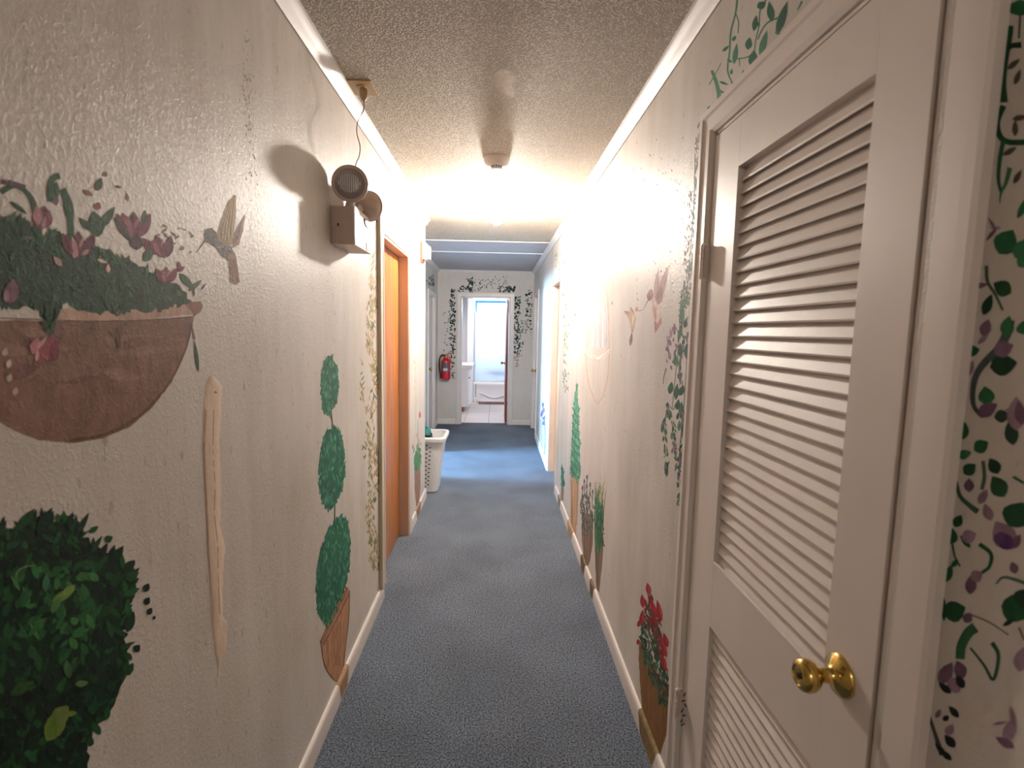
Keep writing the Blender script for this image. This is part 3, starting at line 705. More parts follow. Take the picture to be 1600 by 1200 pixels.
# ------------------------------------------------------------ the murals, painted straight on the walls
class Mural:
    """flat paint dabs laid on one wall plane; sizes in view units, unprojected to the wall"""
    def __init__(s, ax, v, sgn): s.ax, s.v, s.sgn, s.b, s.k = ax, v, sgn, MB(), 0
    def put(s, pts, col, var=.12):
        s.k += 1; off = s.v + s.sgn*(.00012 + s.k*9e-7)
        f = 1+random.uniform(-var, var); c = lin(col); c = tuple(min(1, x*f) for x in c)
        P = [hit(x, y, s.ax, off) for x, y in pts]
        n = len(P)
        a2 = sum(pts[i][0]*pts[(i+1) % n][1]-pts[(i+1) % n][0]*pts[i][1] for i in range(n))
        if a2 > 0: P = P[::-1]
        s.b.quad(P, c)
    def poly(s, pts, col, jag=0, step=6, var=.03):
        out = []
        n = len(pts)
        for i in range(n):
            a = Vector(pts[i]); b = Vector(pts[(i+1) % n]); L = (b-a).length; m_ = max(1, int(L/step)) if jag else 1
            nn = Vector((-(b-a).y, (b-a).x)).normalized() if L else Vector((0, 0))
            for k in range(m_):
                p = a.lerp(b, k/m_); 
                if jag and (k or True): p = p + nn*random.uniform(-jag, jag)
                out.append((p.x, p.y))
        s.put(out, col, var)
    def leaf(s, x, y, L, W, ang, col, tip=.5, var=.15):
        """pointed oval, ang in degrees (0 = right, 90 = up)"""
        a = math.radians(ang); dx, dy = math.cos(a), -math.sin(a); out = []
        for t, q in ((0, 0), (.12, .55), (.3, .95), (.5, 1), (.72, .72), (.9, .28), (1, 0)):
            out.append((t, q))
        for t, q in ((.9, -.28), (.72, -.72), (.5, -1), (.3, -.95), (.12, -.55)): out.append((t, q))
        s.put([(x+dx*L*(t-.5)-dy*W*.5*q, y+dy*L*(t-.5)+dx*W*.5*q) for t, q in out], col, var)
    def line(s, pts, w0, w1, col, var=.08):
        P = sc_pts([(p[0], p[1], 0) for p in pts], 5) if len(pts) > 2 else [Vector((p[0], p[1], 0)) for p in pts]
        n = len(P); Lp, Rp = [], []
        for i, p in enumerate(P):
            d = (P[min(i+1, n-1)]-P[max(i-1, 0)]).normalized(); q = Vector((-d.y, d.x, 0)); w_ = (w0+(w1-w0)*i/(n-1))/2
            Lp.append(p+q*w_); Rp.append(p-q*w_)
        f = var
        for i in range(n-1): s.put([(Lp[i].x, Lp[i].y), (Lp[i+1].x, Lp[i+1].y), (Rp[i+1].x, Rp[i+1].y), (Rp[i].x, Rp[i].y)], col, .02)
    def dabs(s, region, n, L, W, ang, cols, grow=0):
        xs = [p[0] for p in region]; ys = [p[1] for p in region]
        def inside(x, y):
            c = False; j = len(region)-1
            for i in range(len(region)):
                xi, yi = region[i]; xj, yj = region[j]
                if (yi > y) != (yj > y) and x < (xj-xi)*(y-yi)/(yj-yi)+xi: c = not c
                j = i
            return c
        k = 0; tries = 0
        while k < n and tries < n*40:
            tries += 1
            x = random.uniform(min(xs), max(xs)); y = random.uniform(min(ys), max(ys))
            if inside(x, y):
                k += 1; s.leaf(x, y, random.uniform(*L), random.uniform(*W), random.uniform(*ang), random.choice(cols))
    def edge(s, pts, n, L, W, cols, out=1, spread=30, bias=None):
        """dabs sprouting outward along a closed outline"""
        P = [Vector(p) for p in pts]; cen = sum(P, Vector((0, 0)))/len(P)
        seg = [(P[i], P[(i+1) % len(P)]) for i in range(len(P))]; tot = sum((b-a).length for a, b in seg)
        for k in range(n):
            t = random.random()*tot
            for a, b in seg:
                l = (b-a).length
                if t < l: break
                t -= l
            p = a.lerp(b, t/l if l else 0); d = (p-cen); ang = math.degrees(math.atan2(-d.y, d.x)) if bias is None else bias
            s.leaf(p.x, p.y, random.uniform(*L), random.uniform(*W), ang+random.uniform(-spread, spread), random.choice(cols))
    def done(s, name, parent, label):
        o = s.b.build(name, M['paint'], parent); o['label'] = label; return o
WL = lambda: Mural(0, XL, 1)
WR = lambda: Mural(0, XR, -1)
WE = lambda: Mural(1, YE, -1)
G = [(24, 70, 44), (34, 92, 58), (20, 54, 36), (44, 108, 70), (30, 80, 50)]
DG = [(10, 36, 20), (16, 50, 28), (24, 68, 36), (8, 28, 16), (36, 88, 44)]
PU = [(120, 92, 112), (150, 122, 140), (104, 76, 96), (136, 108, 120)]

# --- hanging flower bowl (left)
m = WL()
bowl = [(-40, 497), (0, 500), (90, 501), (230, 500), (303, 494), (298, 520), (287, 555), (268, 597), (238, 637), (203, 667), (162, 685), (112, 693), (62, 688), (22, 673), (0, 660), (-40, 620)]
m.poly(bowl, (134, 100, 86), .8)
for k in range(36):   # brushed shading bands in the bowl paint
    x = random.uniform(-10, 270); y = random.uniform(515, 660)
    if ((x-110)/190)**2+((y-500)/180)**2 < .5: m.leaf(x, y, random.uniform(40, 110), random.uniform(10, 26), random.uniform(-15, 15), random.choice([(128, 94, 82), (140, 106, 92), (122, 88, 78), (146, 112, 98)]), var=.03)
m.line([(300, 505), (290, 545), (268, 592), (236, 633), (200, 662), (160, 680), (110, 688)], 3, 5, (104, 74, 62))
m.poly([(87, 481), (150, 487), (230, 480), (292, 471), (312, 471), (317, 477), (314, 487), (303, 494), (298, 491), (230, 499), (150, 501), (87, 498)], (190, 158, 140), .8)
m.poly([(285, 472), (313, 471), (317, 478), (313, 488), (303, 495), (300, 486)], (142, 104, 90), .5)
m.line([(0, 497), (90, 500), (150, 502), (230, 500), (300, 495)], 2, 2, (112, 80, 68))
fol = [(-40, 350), (0, 345), (22, 338), (46, 348), (64, 372), (85, 360), (102, 372), (116, 396), (140, 388), (165, 388), (186, 402), (212, 412), (236, 424), (262, 436), (286, 452), (300, 470), (250, 484), (200, 487), (150, 490), (98, 474), (90, 492), (82, 514), (70, 512), (60, 482), (30, 480), (-40, 480)]
m.poly(fol, (38, 66, 46), 4)
m.dabs(fol, 260, (8, 22), (3, 8), (20, 160), [(30, 62, 42), (40, 78, 50), (24, 50, 36), (50, 86, 58), (62, 92, 66)])
m.edge(fol[:14], 90, (8, 22), (3, 7), [(34, 66, 44), (48, 90, 58), (60, 96, 66)], bias=75, spread=45)
for q in [((64, 384), (60, 350), (50, 310), (25, 288), (2, 282)), ((2, 300), (24, 290), (45, 305), (58, 345))]:
    m.line(q, 9, 5, (36, 78, 48))
m.line([(2, 284), (20, 286), (40, 292)], 8, 5, (96, 66, 80))
m.line([(112, 378), (110, 340), (106, 318), (98, 296)], 10, 8, (42, 84, 54)); m.leaf(107, 322, 62, 15, 100, (40, 88, 54))
m.line([(80, 315), (78, 295), (84, 278), (94, 275)], 9, 9, (44, 88, 58)); m.leaf(86, 300, 34, 14, 80, (50, 96, 66)); m.leaf(88, 312, 18, 8, 90, (110, 86, 96))
m.leaf(30, 325, 34, 7, -38, (40, 76, 50)); m.leaf(155, 288, 22, 12, 70, (58, 92, 66)); m.leaf(138, 302, 18, 8, -30, (140, 96, 84)); m.leaf(185, 292, 12, 5, -10, (150, 110, 96)); m.leaf(199, 308, 14, 5, 100, (160, 128, 116)); m.leaf(165, 272, 9, 7, 80, (140, 124, 110))
m.leaf(153, 322, 13, 11, 60, (156, 96, 98)); m.leaf(150, 350, 42, 26, 100, (42, 80, 52)); m.leaf(168, 340, 42, 14, 55, (50, 88, 58)); m.leaf(133, 350, 26, 10, 130, (36, 70, 44))
def tulip(x, y, s_, col, hi, ang=90):
    for d, L, W in ((-26, 1.0, .42), (26, 1.0, .42), (0, 1.05, .5)):
        m.leaf(x+d*.16*s_/10, y, s_*L, s_*W, ang-d, col)
    m.leaf(x-s_*.16, y+s_*.05, s_*.8, s_*.2, ang+14, hi); m.leaf(x+s_*.12, y-s_*.1, s_*.5, s_*.12, ang-20, hi)
MG = (110, 46, 66); MH = (166, 106, 120)
m.leaf(67, 340, 38, 32, 80, (124, 66, 84)); m.leaf(59, 336, 32, 14, 95, (176, 128, 136)); m.leaf(76, 342, 28, 10, 85, (150, 84, 104)); m.leaf(69, 348, 22, 6, 75, (180, 130, 140))
tulip(123, 382, 40, (104, 50, 66), (190, 140, 142)); m.leaf(118, 396, 16, 9, 70, (196, 148, 148)); m.leaf(134, 394, 14, 7, 40, (196, 150, 150))
tulip(209, 352, 42, MG, MH); m.leaf(199, 345, 30, 10, 120, MH); m.leaf(191, 358, 46, 9, 125, (58, 66, 58)); m.leaf(226, 340, 24, 8, 85, (48, 74, 54)); m.leaf(214, 378, 26, 22, 90, (74, 52, 58))
tulip(249, 385, 36, (112, 40, 64), (156, 84, 106), 105); m.leaf(256, 392, 24, 10, 95, (112, 40, 64)); m.leaf(232, 398, 26, 14, 60, (58, 92, 66))
tulip(260, 430, 26, (126, 56, 76), (176, 110, 120)); m.leaf(283, 420, 14, 8, 30, (120, 56, 70)); m.leaf(280, 414, 12, 7, 100, (130, 62, 80))
m.dabs([(240, 350), (300, 360), (305, 400), (250, 370)], 14, (5, 14), (2, 4), (-60, 60), [(128, 110, 100), (70, 96, 72), (146, 110, 104)])
m.leaf(292, 440, 34, 12, -50, (60, 92, 62)); m.leaf(305, 446, 28, 8, 40, (66, 96, 66)); m.leaf(318, 448, 14, 3, 50, (120, 70, 76)); m.leaf(303, 456, 14, 3, 95, (60, 74, 60))
m.leaf(90, 408, 20, 9, 130, (190, 158, 156)); m.leaf(160, 408, 18, 5, -20, (206, 184, 174)); m.leaf(169, 419, 14, 7, 90, (200, 164, 164))
m.leaf(18, 455, 40, 24, 80, (128, 92, 104)); m.leaf(10, 462, 22, 10, 90, (166, 130, 138)); m.leaf(20, 400, 16, 8, 70, (70, 104, 80)); m.leaf(45, 372, 16, 6, 10, (96, 90, 86))
m.dabs([(55, 478), (92, 474), (88, 512), (72, 530), (62, 500)], 24, (7, 18), (3, 7), (40, 140), [(40, 70, 48), (30, 56, 40), (52, 84, 58)])
m.leaf(72, 545, 48, 26, 60, (150, 82, 94)); m.leaf(55, 540, 28, 16, 75, (176, 116, 124)); m.leaf(85, 548, 34, 16, 85, (134, 66, 80)); m.leaf(66, 535, 26, 7, 50, (206, 160, 160)); m.leaf(58, 556, 18, 6, 80, (208, 160, 166))
for x, y in ((14, 568), (15, 590), (24, 611), (8, 550)): m.leaf(x, y, 14, 9, 70, (206, 184, 182))
m.leaf(185, 528, 34, 8, 95, (98, 72, 62)); m.leaf(178, 522, 12, 10, 40, (112, 84, 72)); m.leaf(209, 536, 12, 9, 20, (150, 108, 84))
m.line([(300, 510), (304, 530)], 2, 4, (140, 96, 84)); m.leaf(307, 556, 52, 6, 97, (34, 78, 56))
m.done('painted_flower_bowl', wall_left, 'painted brown bowl of magenta tulips and leaves, large, high on the left wall')

# --- hummingbird (left)
m = WL()
m.poly([(338, 368), (346, 340), (356, 315), (365, 304), (369, 306), (369, 330), (366, 355), (364, 380), (352, 390), (342, 384)], (160, 134, 94), .8, 5)
for k in range(8): m.line([(344+k*2.6, 380-k), (349+k*2.3, 350-k*2), (358+k*1.2, 318-k)], 1.6, .8, [(120, 90, 52), (186, 162, 122)][k % 2])
m.poly([(363, 372), (372, 350), (383, 334), (380, 360), (373, 384), (363, 388)], (150, 110, 98), .6, 5)
for k in range(4): m.line([(365+k*2, 384-k*3), (371+k*1.5, 362-k*2), (379, 342)], 1.2, .7, (104, 74, 66))
m.poly([(318, 366), (322, 357), (331, 356), (337, 362), (342, 376), (352, 384), (362, 386), (366, 396), (366, 408), (358, 410), (346, 400), (335, 386), (326, 381), (319, 378)], (92, 88, 86), .8, 4)
m.dabs([(335, 370), (362, 386), (362, 408), (340, 392)], 50, (3, 6), (1, 2.4), (0, 180), [(60, 58, 60), (140, 126, 110), (110, 96, 80)])
m.dabs([(318, 360), (336, 358), (338, 378), (322, 380)], 26, (3, 6), (1.5, 2.5), (0, 180), [(52, 60, 62), (84, 90, 90), (66, 66, 70)])
m.line([(320, 376), (313, 386), (306, 395)], 3, 1, (62, 52, 46))
m.poly([(358, 396), (367, 394), (371, 412), (375, 440), (369, 445), (359, 442), (357, 415)], (146, 112, 88), .4, 6)
for k in range(4): m.line([(360+k*2, 405), (360+k*4, 440)], 1, 1.4, (92, 64, 48))
m.done('painted_hummingbird', wall_left, 'painted hummingbird with raised ochre wings and dark head beside the flower bowl')

# --- big dark shrub, bottom left
m = WL()
shr = [(-60, 815), (0, 818), (15, 838), (32, 824), (48, 812), (66, 806), (84, 812), (100, 806), (118, 822), (130, 840), (150, 850), (168, 862), (188, 862), (192, 880), (208, 895), (210, 915), (200, 945), (196, 985), (203, 1030), (190, 1055), (178, 1088), (172, 1108), (158, 1128), (142, 1150), (138, 1230), (-60, 1230)]
m.poly(shr, (14, 44, 24), 5)
m.dabs(shr, 420, (12, 34), (6, 15), (30, 150), [(14, 44, 24), (22, 64, 32), (10, 30, 18), (32, 82, 42), (26, 72, 36)])
m.dabs([(20, 880), (150, 880), (170, 960), (120, 1010), (30, 990)], 70, (14, 34), (6, 14), (20, 140), [(46, 104, 54), (38, 92, 48), (60, 116, 60), (34, 86, 44)])
m.dabs([(0, 1080), (120, 1080), (130, 1200), (0, 1200)], 60, (14, 34), (8, 16), (20, 140), [(8, 24, 14), (12, 34, 20)])
m.edge(shr[1:23], 120, (14, 34), (6, 11), DG, bias=62, spread=38)
for x, y, L_, W_, a in ((40, 812, 46, 14, 50), (70, 815, 50, 18, 62), (110, 812, 26, 9, 70), (130, 818, 40, 9, 62), (147, 827, 18, 9, 35), (170, 842, 15, 12, 30), (185, 865, 30, 13, 58), (202, 884, 26, 14, 45), (207, 900, 24, 14, 30), (204, 972, 34, 14, 70), (214, 1013, 14, 12, 50), (203, 1045, 22, 12, 60), (175, 1072, 18, 16, 30)):
    m.leaf(x, y, L_, W_, a, random.choice([(22, 62, 34), (14, 44, 24), (28, 74, 38)]))
for x, y, r_ in ((229, 918, 13), (230, 939, 12), (234, 955, 11), (241, 965, 6)): m.leaf(x, y, r_*1.2, r_*.85, 60, (12, 34, 22), var=.05)
m.leaf(88, 1130, 64, 30, 62, (104, 124, 50)); m.leaf(96, 1116, 34, 26, 50, (112, 130, 60)); m.leaf(112, 1115, 18, 9, 10, (110, 130, 56)); m.leaf(82, 1138, 34, 18, 75, (96, 126, 40))
m.leaf(100, 930, 44, 14, 30, (92, 128, 58)); m.leaf(108, 922, 26, 12, 40, (112, 140, 66)); m.leaf(88, 945, 30, 12, 60, (74, 114, 56)); m.leaf(72, 910, 30, 12, 85, (60, 112, 78)); m.leaf(106, 1045, 30, 13, 100, (60, 96, 62)); m.leaf(128, 1068, 22, 10, 10, (84, 118, 60)); m.leaf(35, 1075, 44, 16, 30, (44, 78, 34))
m.line([(24, 905), (28, 892), (42, 885), (54, 884)], 2, 2, (110, 126, 88))
m.done('painted_dark_shrub', wall_left, 'painted dark green leafy shrub with yellow-green highlights at bottom left')

# --- spackle strip: real raised filler
lft = [(322, 592), (318, 640), (317, 700), (321, 780), (324, 850), (328, 900), (332, 950), (334, 1000), (338, 1050)]
rgt = [(338, 586), (347, 602), (346, 640), (343, 680), (345, 740), (344, 825), (352, 850), (350, 880), (347, 920), (347, 962), (356, 975), (353, 1020), (343, 1058)]
def interp(L_, y):
    for a, c in zip(L_, L_[1:]):
        if a[1] <= y <= c[1]: return a[0]+(c[0]-a[0])*(y-a[1])/(c[1]-a[1])
    return L_[0][0] if y < L_[0][1] else L_[-1][0]
b = MB(); rings = []
for i in range(60):
    y = 588+470*i/59; a = interp(lft, y)+random.uniform(-.8, .8); c = interp(rgt, y)+random.uniform(-1.2, 1.2); tp = min(1, (.15+i/2.2)**.5, (59-i)/6)
    mid = (a+c)/2; row = []
    for t in range(9):
        x = a+(c-a)*t/8; x = mid+(x-mid)*max(.25, tp)
        row.append(hit(x, y, 0, XL+.0004+.0016*math.sin(PI*t/8)**.6*max(.15, tp)+random.uniform(-.0003, .0003)*(0 < t < 8)))
    rings.append(row)
b.loft(rings, cap=False, close=False)
sp = b.build('spackle_patch', M['spackle'], wall_left, smooth=True); sp['label'] = 'long vertical strip of bare beige filler beside the painted bowl'
m = WL(); m.v = XL+.0019
m.line([(334, 640), (333, 700), (336, 760), (335, 800), (340, 850), (341, 900), (343, 950), (344, 960)], 1.0, 1.0, (150, 112, 84))
m.line([(319, 690), (321, 740), (324, 800), (326, 850), (329, 930), (331, 985)], 1.2, 1.0, (170, 130, 100)); m.line([(322, 640), (320, 700)], 1.2, .8, (180, 140, 110))
m.leaf(337, 613, 5, 4, 0, (160, 116, 74))
o = m.b.build('filler_crack', M['paint'], wall_left)

# --- three ball topiary
m = WL()
TG = [(40, 98, 78), (52, 116, 92), (34, 84, 66), (68, 132, 108), (48, 106, 84)]
m.line([(517, 640), (520, 672), (521, 700)], 2.4, 2, (86, 84, 66)); m.line([(516, 650), (521, 668)], 1.2, 1.2, (70, 66, 50)); m.line([(523, 780), (523, 820)], 2.2, 2, (60, 80, 60))
for pg, nn in (([(512, 556), (519, 558), (527, 575), (529, 600), (526, 625), (519, 642), (513, 648), (505, 642), (501, 615), (502, 585), (506, 566)], 90),
               ([(512, 672), (522, 667), (532, 675), (538, 710), (539, 740), (534, 765), (525, 785), (514, 798), (506, 788), (499, 765), (498, 735), (502, 700), (506, 684)], 150),
               ([(526, 812), (534, 806), (543, 815), (547, 845), (546, 880), (541, 910), (532, 938), (518, 966), (508, 974), (498, 958), (494, 930), (496, 890), (504, 850), (514, 826)], 220)):
    m.poly(pg, (30, 98, 72), 1.2, 4)
    m.dabs(pg, nn, (7, 16), (1.6, 3.6), (65, 115), TG + [(74, 146, 112)]); m.edge(pg, nn//2, (6, 12), (1.4, 2.6), TG, bias=88, spread=25)
pot = [(543, 920), (546, 926), (545, 960), (541, 1000), (537, 1042), (528, 1064), (518, 1058), (508, 1040), (503, 1008), (518, 975)]
m.poly(pot, (172, 128, 96), .5)
for k in range(10): m.line([(508+k*3.4, 1005-k*5), (510+k*3, 1040)], 1.5, 1.2, random.choice([(160, 116, 86), (182, 140, 106), (150, 108, 80)]))
m.line([(543, 918), (530, 945), (515, 975), (502, 1005)], 5, 6, (150, 106, 78)); m.line([(545, 928), (532, 956), (518, 984), (505, 1008)], 1.2, 1.6, (110, 74, 54))
m.line([(546, 922), (545, 965), (540, 1010), (537, 1042)], 1.4, 1.4, (112, 76, 56)); m.line([(502, 1005), (507, 1038), (518, 1058), (528, 1065)], 1.5, 1.5, (124, 86, 64))
m.dabs([(505, 940), (540, 915), (520, 972), (510, 980)], 40, (8, 16), (1.6, 3.2), (70, 110), TG)
m.done('painted_ball_topiary', wall_left, 'painted topiary of three green balls in tan pot, beside left doorway')

# --- pale climbing vine by the left doorway
m = WL()
VT = [(176, 158, 118), (150, 134, 92), (120, 124, 88), (196, 176, 140), (96, 110, 80), (170, 140, 96)]
for k in range(330):
    y = random.uniform(330, 890); t = (y-330)/560
    x = 584 + 4*math.sin(y*.045) + random.uniform(-5, 5) - (5 if random.random() < .25 else 0)
    if y < 450 and random.random() < .5: continue
    m.leaf(x, y, random.uniform(7, 16), random.uniform(1.2, 2.8), random.uniform(60, 125), random.choice(VT))
for x0_, ya, yb in ((566, 560, 625), (576, 470, 560), (572, 660, 700), (578, 700, 880), (569, 700, 716), (580, 430, 500)):
    for k in range(int((yb-ya)/4)):
        m.leaf(x0_+random.uniform(-3, 3), random.uniform(ya, yb), random.uniform(6, 13), random.uniform(1.2, 2.4), random.uniform(50, 130), random.choice(VT))
m.done('painted_vine', wall_left, 'painted straggly tan and olive vine down the edge of left doorway')

# --- above the left doorway and tulip pot beyond it
m = WL()
for k in range(46):
    m.leaf(random.uniform(600, 650), random.uniform(300, 350)+0, random.uniform(4, 10), random.uniform(1, 2), random.uniform(40, 130), random.choice([(206, 206, 196), (196, 200, 190), (176, 186, 176)]))
for k in range(50):
    y = random.uniform(450, 620); m.leaf(648+random.uniform(-2, 2), y, random.uniform(5, 9), random.uniform(.8, 1.5), random.uniform(60, 120), random.choice([(200, 190, 160), (170, 170, 150)]))
m.done('painted_vine', wall_left, 'faint painted vine over and beyond the orange door')
m = WL()
m.poly([(647, 726), (652, 733), (657, 722), (657, 760), (655, 785), (651, 794), (648, 770)], (150, 118, 100), .3, 4)
m.poly([(647, 712), (652, 700), (657, 700), (658, 722), (654, 733), (648, 735)], (70, 130, 88), 1, 3)
m.dabs([(646, 700), (658, 690), (658, 728), (648, 734)], 24, (6, 12), (1.2, 2.4), (75, 105), [(60, 120, 80), (90, 146, 104)])
m.line([(653, 712), (653, 655)], 1, .8, (150, 130, 110)); m.leaf(656, 648, 12, 3.4, 90, (186, 96, 112)); m.leaf(645, 698, 8, 2.6, 90, (176, 120, 120)); m.leaf(651, 680, 8, 3, 90, (190, 160, 150)); m.leaf(654, 690, 10, 3, 90, (190, 150, 140))
m.done('painted_tulip_pot', wall_left, 'small painted brown pot with pink tulips near the wall corner')
m = Mural(0, XA, 1)
m.dabs([(667, 436), (678, 428), (678, 448), (667, 444)], 30, (3, 7), (.8, 1.6), (30, 150), [(70, 90, 84), (100, 110, 110), (60, 80, 70)])
m.done('painted_vine', wall_alc, 'painted vine sprigs above the far left door')

# --- end wall vines
m = WE()
EG = [(24, 44, 40), (36, 62, 56), (60, 84, 80), (20, 34, 34), (86, 104, 100)]
def cluster(x0_, x1_, y0_, y1_, n, L_=(2.5, 5), W_=(1.4, 2.8), cols=EG):
    for k in range(n): m.leaf(random.uniform(x0_, x1_), random.uniform(y0_, y1_), random.uniform(*L_), random.uniform(*W_), random.uniform(0, 180), random.choice(cols))
cluster(703, 711, 452, 560, 130); cluster(704, 710, 560, 592, 14, cols=[(110, 120, 110), (80, 96, 84)])
cluster(692, 703, 470, 560, 20, cols=[(150, 150, 150), (130, 134, 130)])
cluster(716, 738, 447, 457, 26); cluster(728, 740, 434, 446, 18); cluster(740, 775, 436, 455, 34, W_=(.7, 1.6)); cluster(778, 804, 447, 456, 50); cluster(768, 792, 432, 446, 20, W_=(.6, 1.2), cols=[(110, 120, 120), (80, 96, 94)])
cluster(803, 813, 463, 555, 110); cluster(808, 818, 510, 560, 24, cols=[(120, 120, 110), (90, 104, 90)]); cluster(802, 812, 555, 575, 12, cols=[(170, 140, 110), (150, 130, 110)])
cluster(821, 831, 452, 520, 60, W_=(1, 2.2)); cluster(812, 823, 500, 512, 8, W_=(.6, 1))
for x, y in ((738, 443), (734, 452), (804, 449), (803, 453), (806, 465), (809, 488), (808, 475), (823, 461), (827, 459), (824, 486), (706, 455), (808, 528), (731, 448), (711, 487)): m.leaf(x, y, 5.2, 4, 60, (22, 42, 40))
m.done('painted_vine', wall_end, 'painted dark leafy vine framing the bathroom doorway')

# --- right wall, far to near
m = WR()
m.dabs([(845, 640), (848, 628), (851, 640), (851, 660), (847, 665)], 20, (5, 10), (1.6, 3), (60, 120), [(120, 100, 130), (90, 76, 100)])
m.line([(845, 655), (846, 690), (848, 712)], 1, 1, (90, 130, 180)); m.line([(851, 655), (852, 690), (850, 712)], 1, 1, (80, 120, 170))  # pot outline, with the blue of the daylight put into its colour
m.done('painted_pot', wall_right, 'small faint painted pot with purple sprigs beyond the right orange door')
m = WR()
for k in range(40): m.leaf(random.uniform(866, 892), random.uniform(395, 424), random.uniform(3, 7), random.uniform(.8, 1.8), random.uniform(30, 150), random.choice([(150, 160, 150), (180, 184, 176), (120, 136, 124)]))
for k in range(170):
    y = random.uniform(400, 612); m.leaf(883+random.uniform(-3, 3)+(3 if random.random() < .3 else 0), y, random.uniform(4, 9), random.uniform(1, 2.2), random.uniform(50, 130), random.choice([(130, 148, 130), (100, 120, 104), (170, 170, 150), (196, 180, 150)]))
m.done('painted_vine', wall_right, 'faint painted vine around the orange door on the right')
m = WR()
m.leaf(895, 488, 14, 3, 80, (150, 140, 120)); m.leaf(897, 482, 12, 2.4, 110, (170, 150, 120)); m.leaf(894, 500, 14, 2.4, 85, (160, 150, 130)); m.leaf(899, 492, 6, 3, 20, (120, 110, 100))
m.done('painted_hummingbird', wall_right, 'tiny faint painted hummingbird left of the painted wall fountain')
# wall fountain / niche
m = WR()
PK = (224, 208, 198)
m.line([(917, 550), (920, 490), (926, 440), (934, 430), (944, 438), (950, 480), (952, 548)], 1.6, 1.6, (206, 184, 172))
m.line([(922, 545), (925, 490), (930, 460), (936, 448), (943, 462), (947, 500), (948, 545)], 1.2, 1.2, (214, 196, 186))
for k in range(9):
    x = 926+k*2.6; m.line([(x, 545-abs(k-4)), (x+.3, 500), (x+(4-k)*.7, 468+abs(k-4)*3)], 1.3, .9, [(236, 240, 246), (206, 204, 210), (190, 196, 210)][k % 3])
m.poly([(915, 546), (924, 552), (934, 558), (944, 552), (953, 545), (952, 552), (944, 560), (934, 564), (922, 558), (916, 552)], (232, 222, 214), .5, 4)
m.line([(915, 552), (918, 590), (925, 615), (934, 630), (944, 612), (950, 585), (952, 552)], 1.4, 1.4, (204, 176, 158))
m.line([(918, 552), (921, 588), (927, 610), (934, 622)], 1.2, 1.2, (220, 200, 184)); m.line([(915, 548), (925, 556), (934, 563), (945, 556), (953, 548)], 1.1, 1.1, (196, 176, 166))
m.line([(926, 440), (931, 432), (934, 440)], 1, 1, (200, 180, 168)); m.line([(936, 440), (940, 432), (945, 442)], 1, 1, (200, 180, 168))
m.done('painted_wall_fountain', wall_right, 'faint painted arched wall fountain with pointed bowl on right wall')
# two hummingbirds
m = WR()
m.leaf(988, 487, 18, 4.5, 110, (178, 146, 128)); m.leaf(980, 489, 12, 6, 150, (176, 128, 116)); m.poly([(985, 483), (990, 490), (994, 497), (991, 515), (987, 520), (985, 505), (980, 493)], (190, 164, 144), .4, 4)
m.leaf(995, 483, 9, 5, 80, (176, 140, 118)); m.line([(997, 486), (1006, 484)], 1.3, .8, (150, 110, 96)); m.leaf(986, 530, 22, 5, 83, (140, 116, 100)); m.line([(988, 515), (986, 535)], 1, 1, (110, 84, 70))
m.leaf(989, 500, 20, 3, 80, (214, 196, 180))
m.done('painted_hummingbird', wall_right, 'smaller left bird of the painted hummingbird pair on the right wall')
m = WR()
m.leaf(1026, 443, 50, 7, 83, (168, 132, 128)); m.leaf(1035, 446, 66, 11, 73, (176, 140, 134)); m.leaf(1031, 462, 30, 10, 80, (160, 122, 118)); m.leaf(1016, 461, 20, 10, 78, (150, 96, 98)); m.leaf(1016, 457, 12, 6, 80, (176, 118, 118))
for k in range(4): m.line([(1024+k*3, 470-k*2), (1032+k*3, 430)], 1, .7, (130, 94, 90))
m.poly([(1019, 466), (1025, 470), (1030, 480), (1033, 495), (1033, 505), (1026, 512), (1022, 500), (1019, 485)], (206, 186, 176), .5, 4)
m.leaf(1023, 488, 26, 5, 95, (180, 140, 128)); m.poly([(1022, 500), (1027, 506), (1033, 495), (1034, 505), (1028, 515), (1023, 521)], (166, 118, 120), .4, 4)
m.line([(1013, 468), (1009, 476), (1006, 483)], 1.4, .8, (120, 84, 80)); m.leaf(1033, 424, 4, 2, 70, (90, 60, 60))
m.done('painted_hummingbird', wall_right, 'larger right bird of the painted hummingbird pair, wings swept up')
# small topiary, cone topiary, lavender and grass pots
m = WR()
m.poly([(878, 722), (881, 735), (882, 755), (880, 765), (877, 758), (876, 738)], (64, 122, 92), .8, 3); m.dabs([(876, 730), (882, 735), (882, 760), (877, 758)], 20, (4, 8), (1, 2), (70, 110), TG)
m.poly([(877, 758), (881, 764), (880, 785), (876, 780)], (130, 112, 96), .2)
m.done('painted_topiary', wall_right, 'smallest painted green topiary in grey pot, farthest along right wall')
m = WR()
cone = [(901, 594), (903, 615), (905, 650), (906, 700), (907, 742), (902, 752), (895, 745), (891, 735), (893, 700), (895, 650), (898, 618)]
m.poly([(891, 740), (896, 745), (903, 750), (905, 748), (902, 800), (900, 838), (897, 842), (891, 820), (892, 780)], (186, 152, 118), .3)
m.line([(893, 750), (894, 822)], 2, 2, (150, 120, 92)); m.line([(903, 752), (901, 820)], 1.2, 1, (150, 120, 96))
m.poly(cone, (84, 142, 114), 1, 4)
m.dabs(cone, 90, (8, 16), (1.6, 3), (60, 110), [(76, 136, 108), (98, 158, 130), (122, 176, 150), (66, 122, 96)])
for k in range(9): y = 640+k*12; m.line([(894-.2*k, y-4), (899, y+6), (906, y+12)], 1.4, 1.2, (30, 96, 66))
m.done('painted_topiary', wall_right, 'painted tall pointed cone topiary in tan pot on right wall')
m = WR()
lp = [(908, 775), (914, 768), (922, 770), (928, 790), (927, 820), (918, 838), (910, 835), (907, 800)]
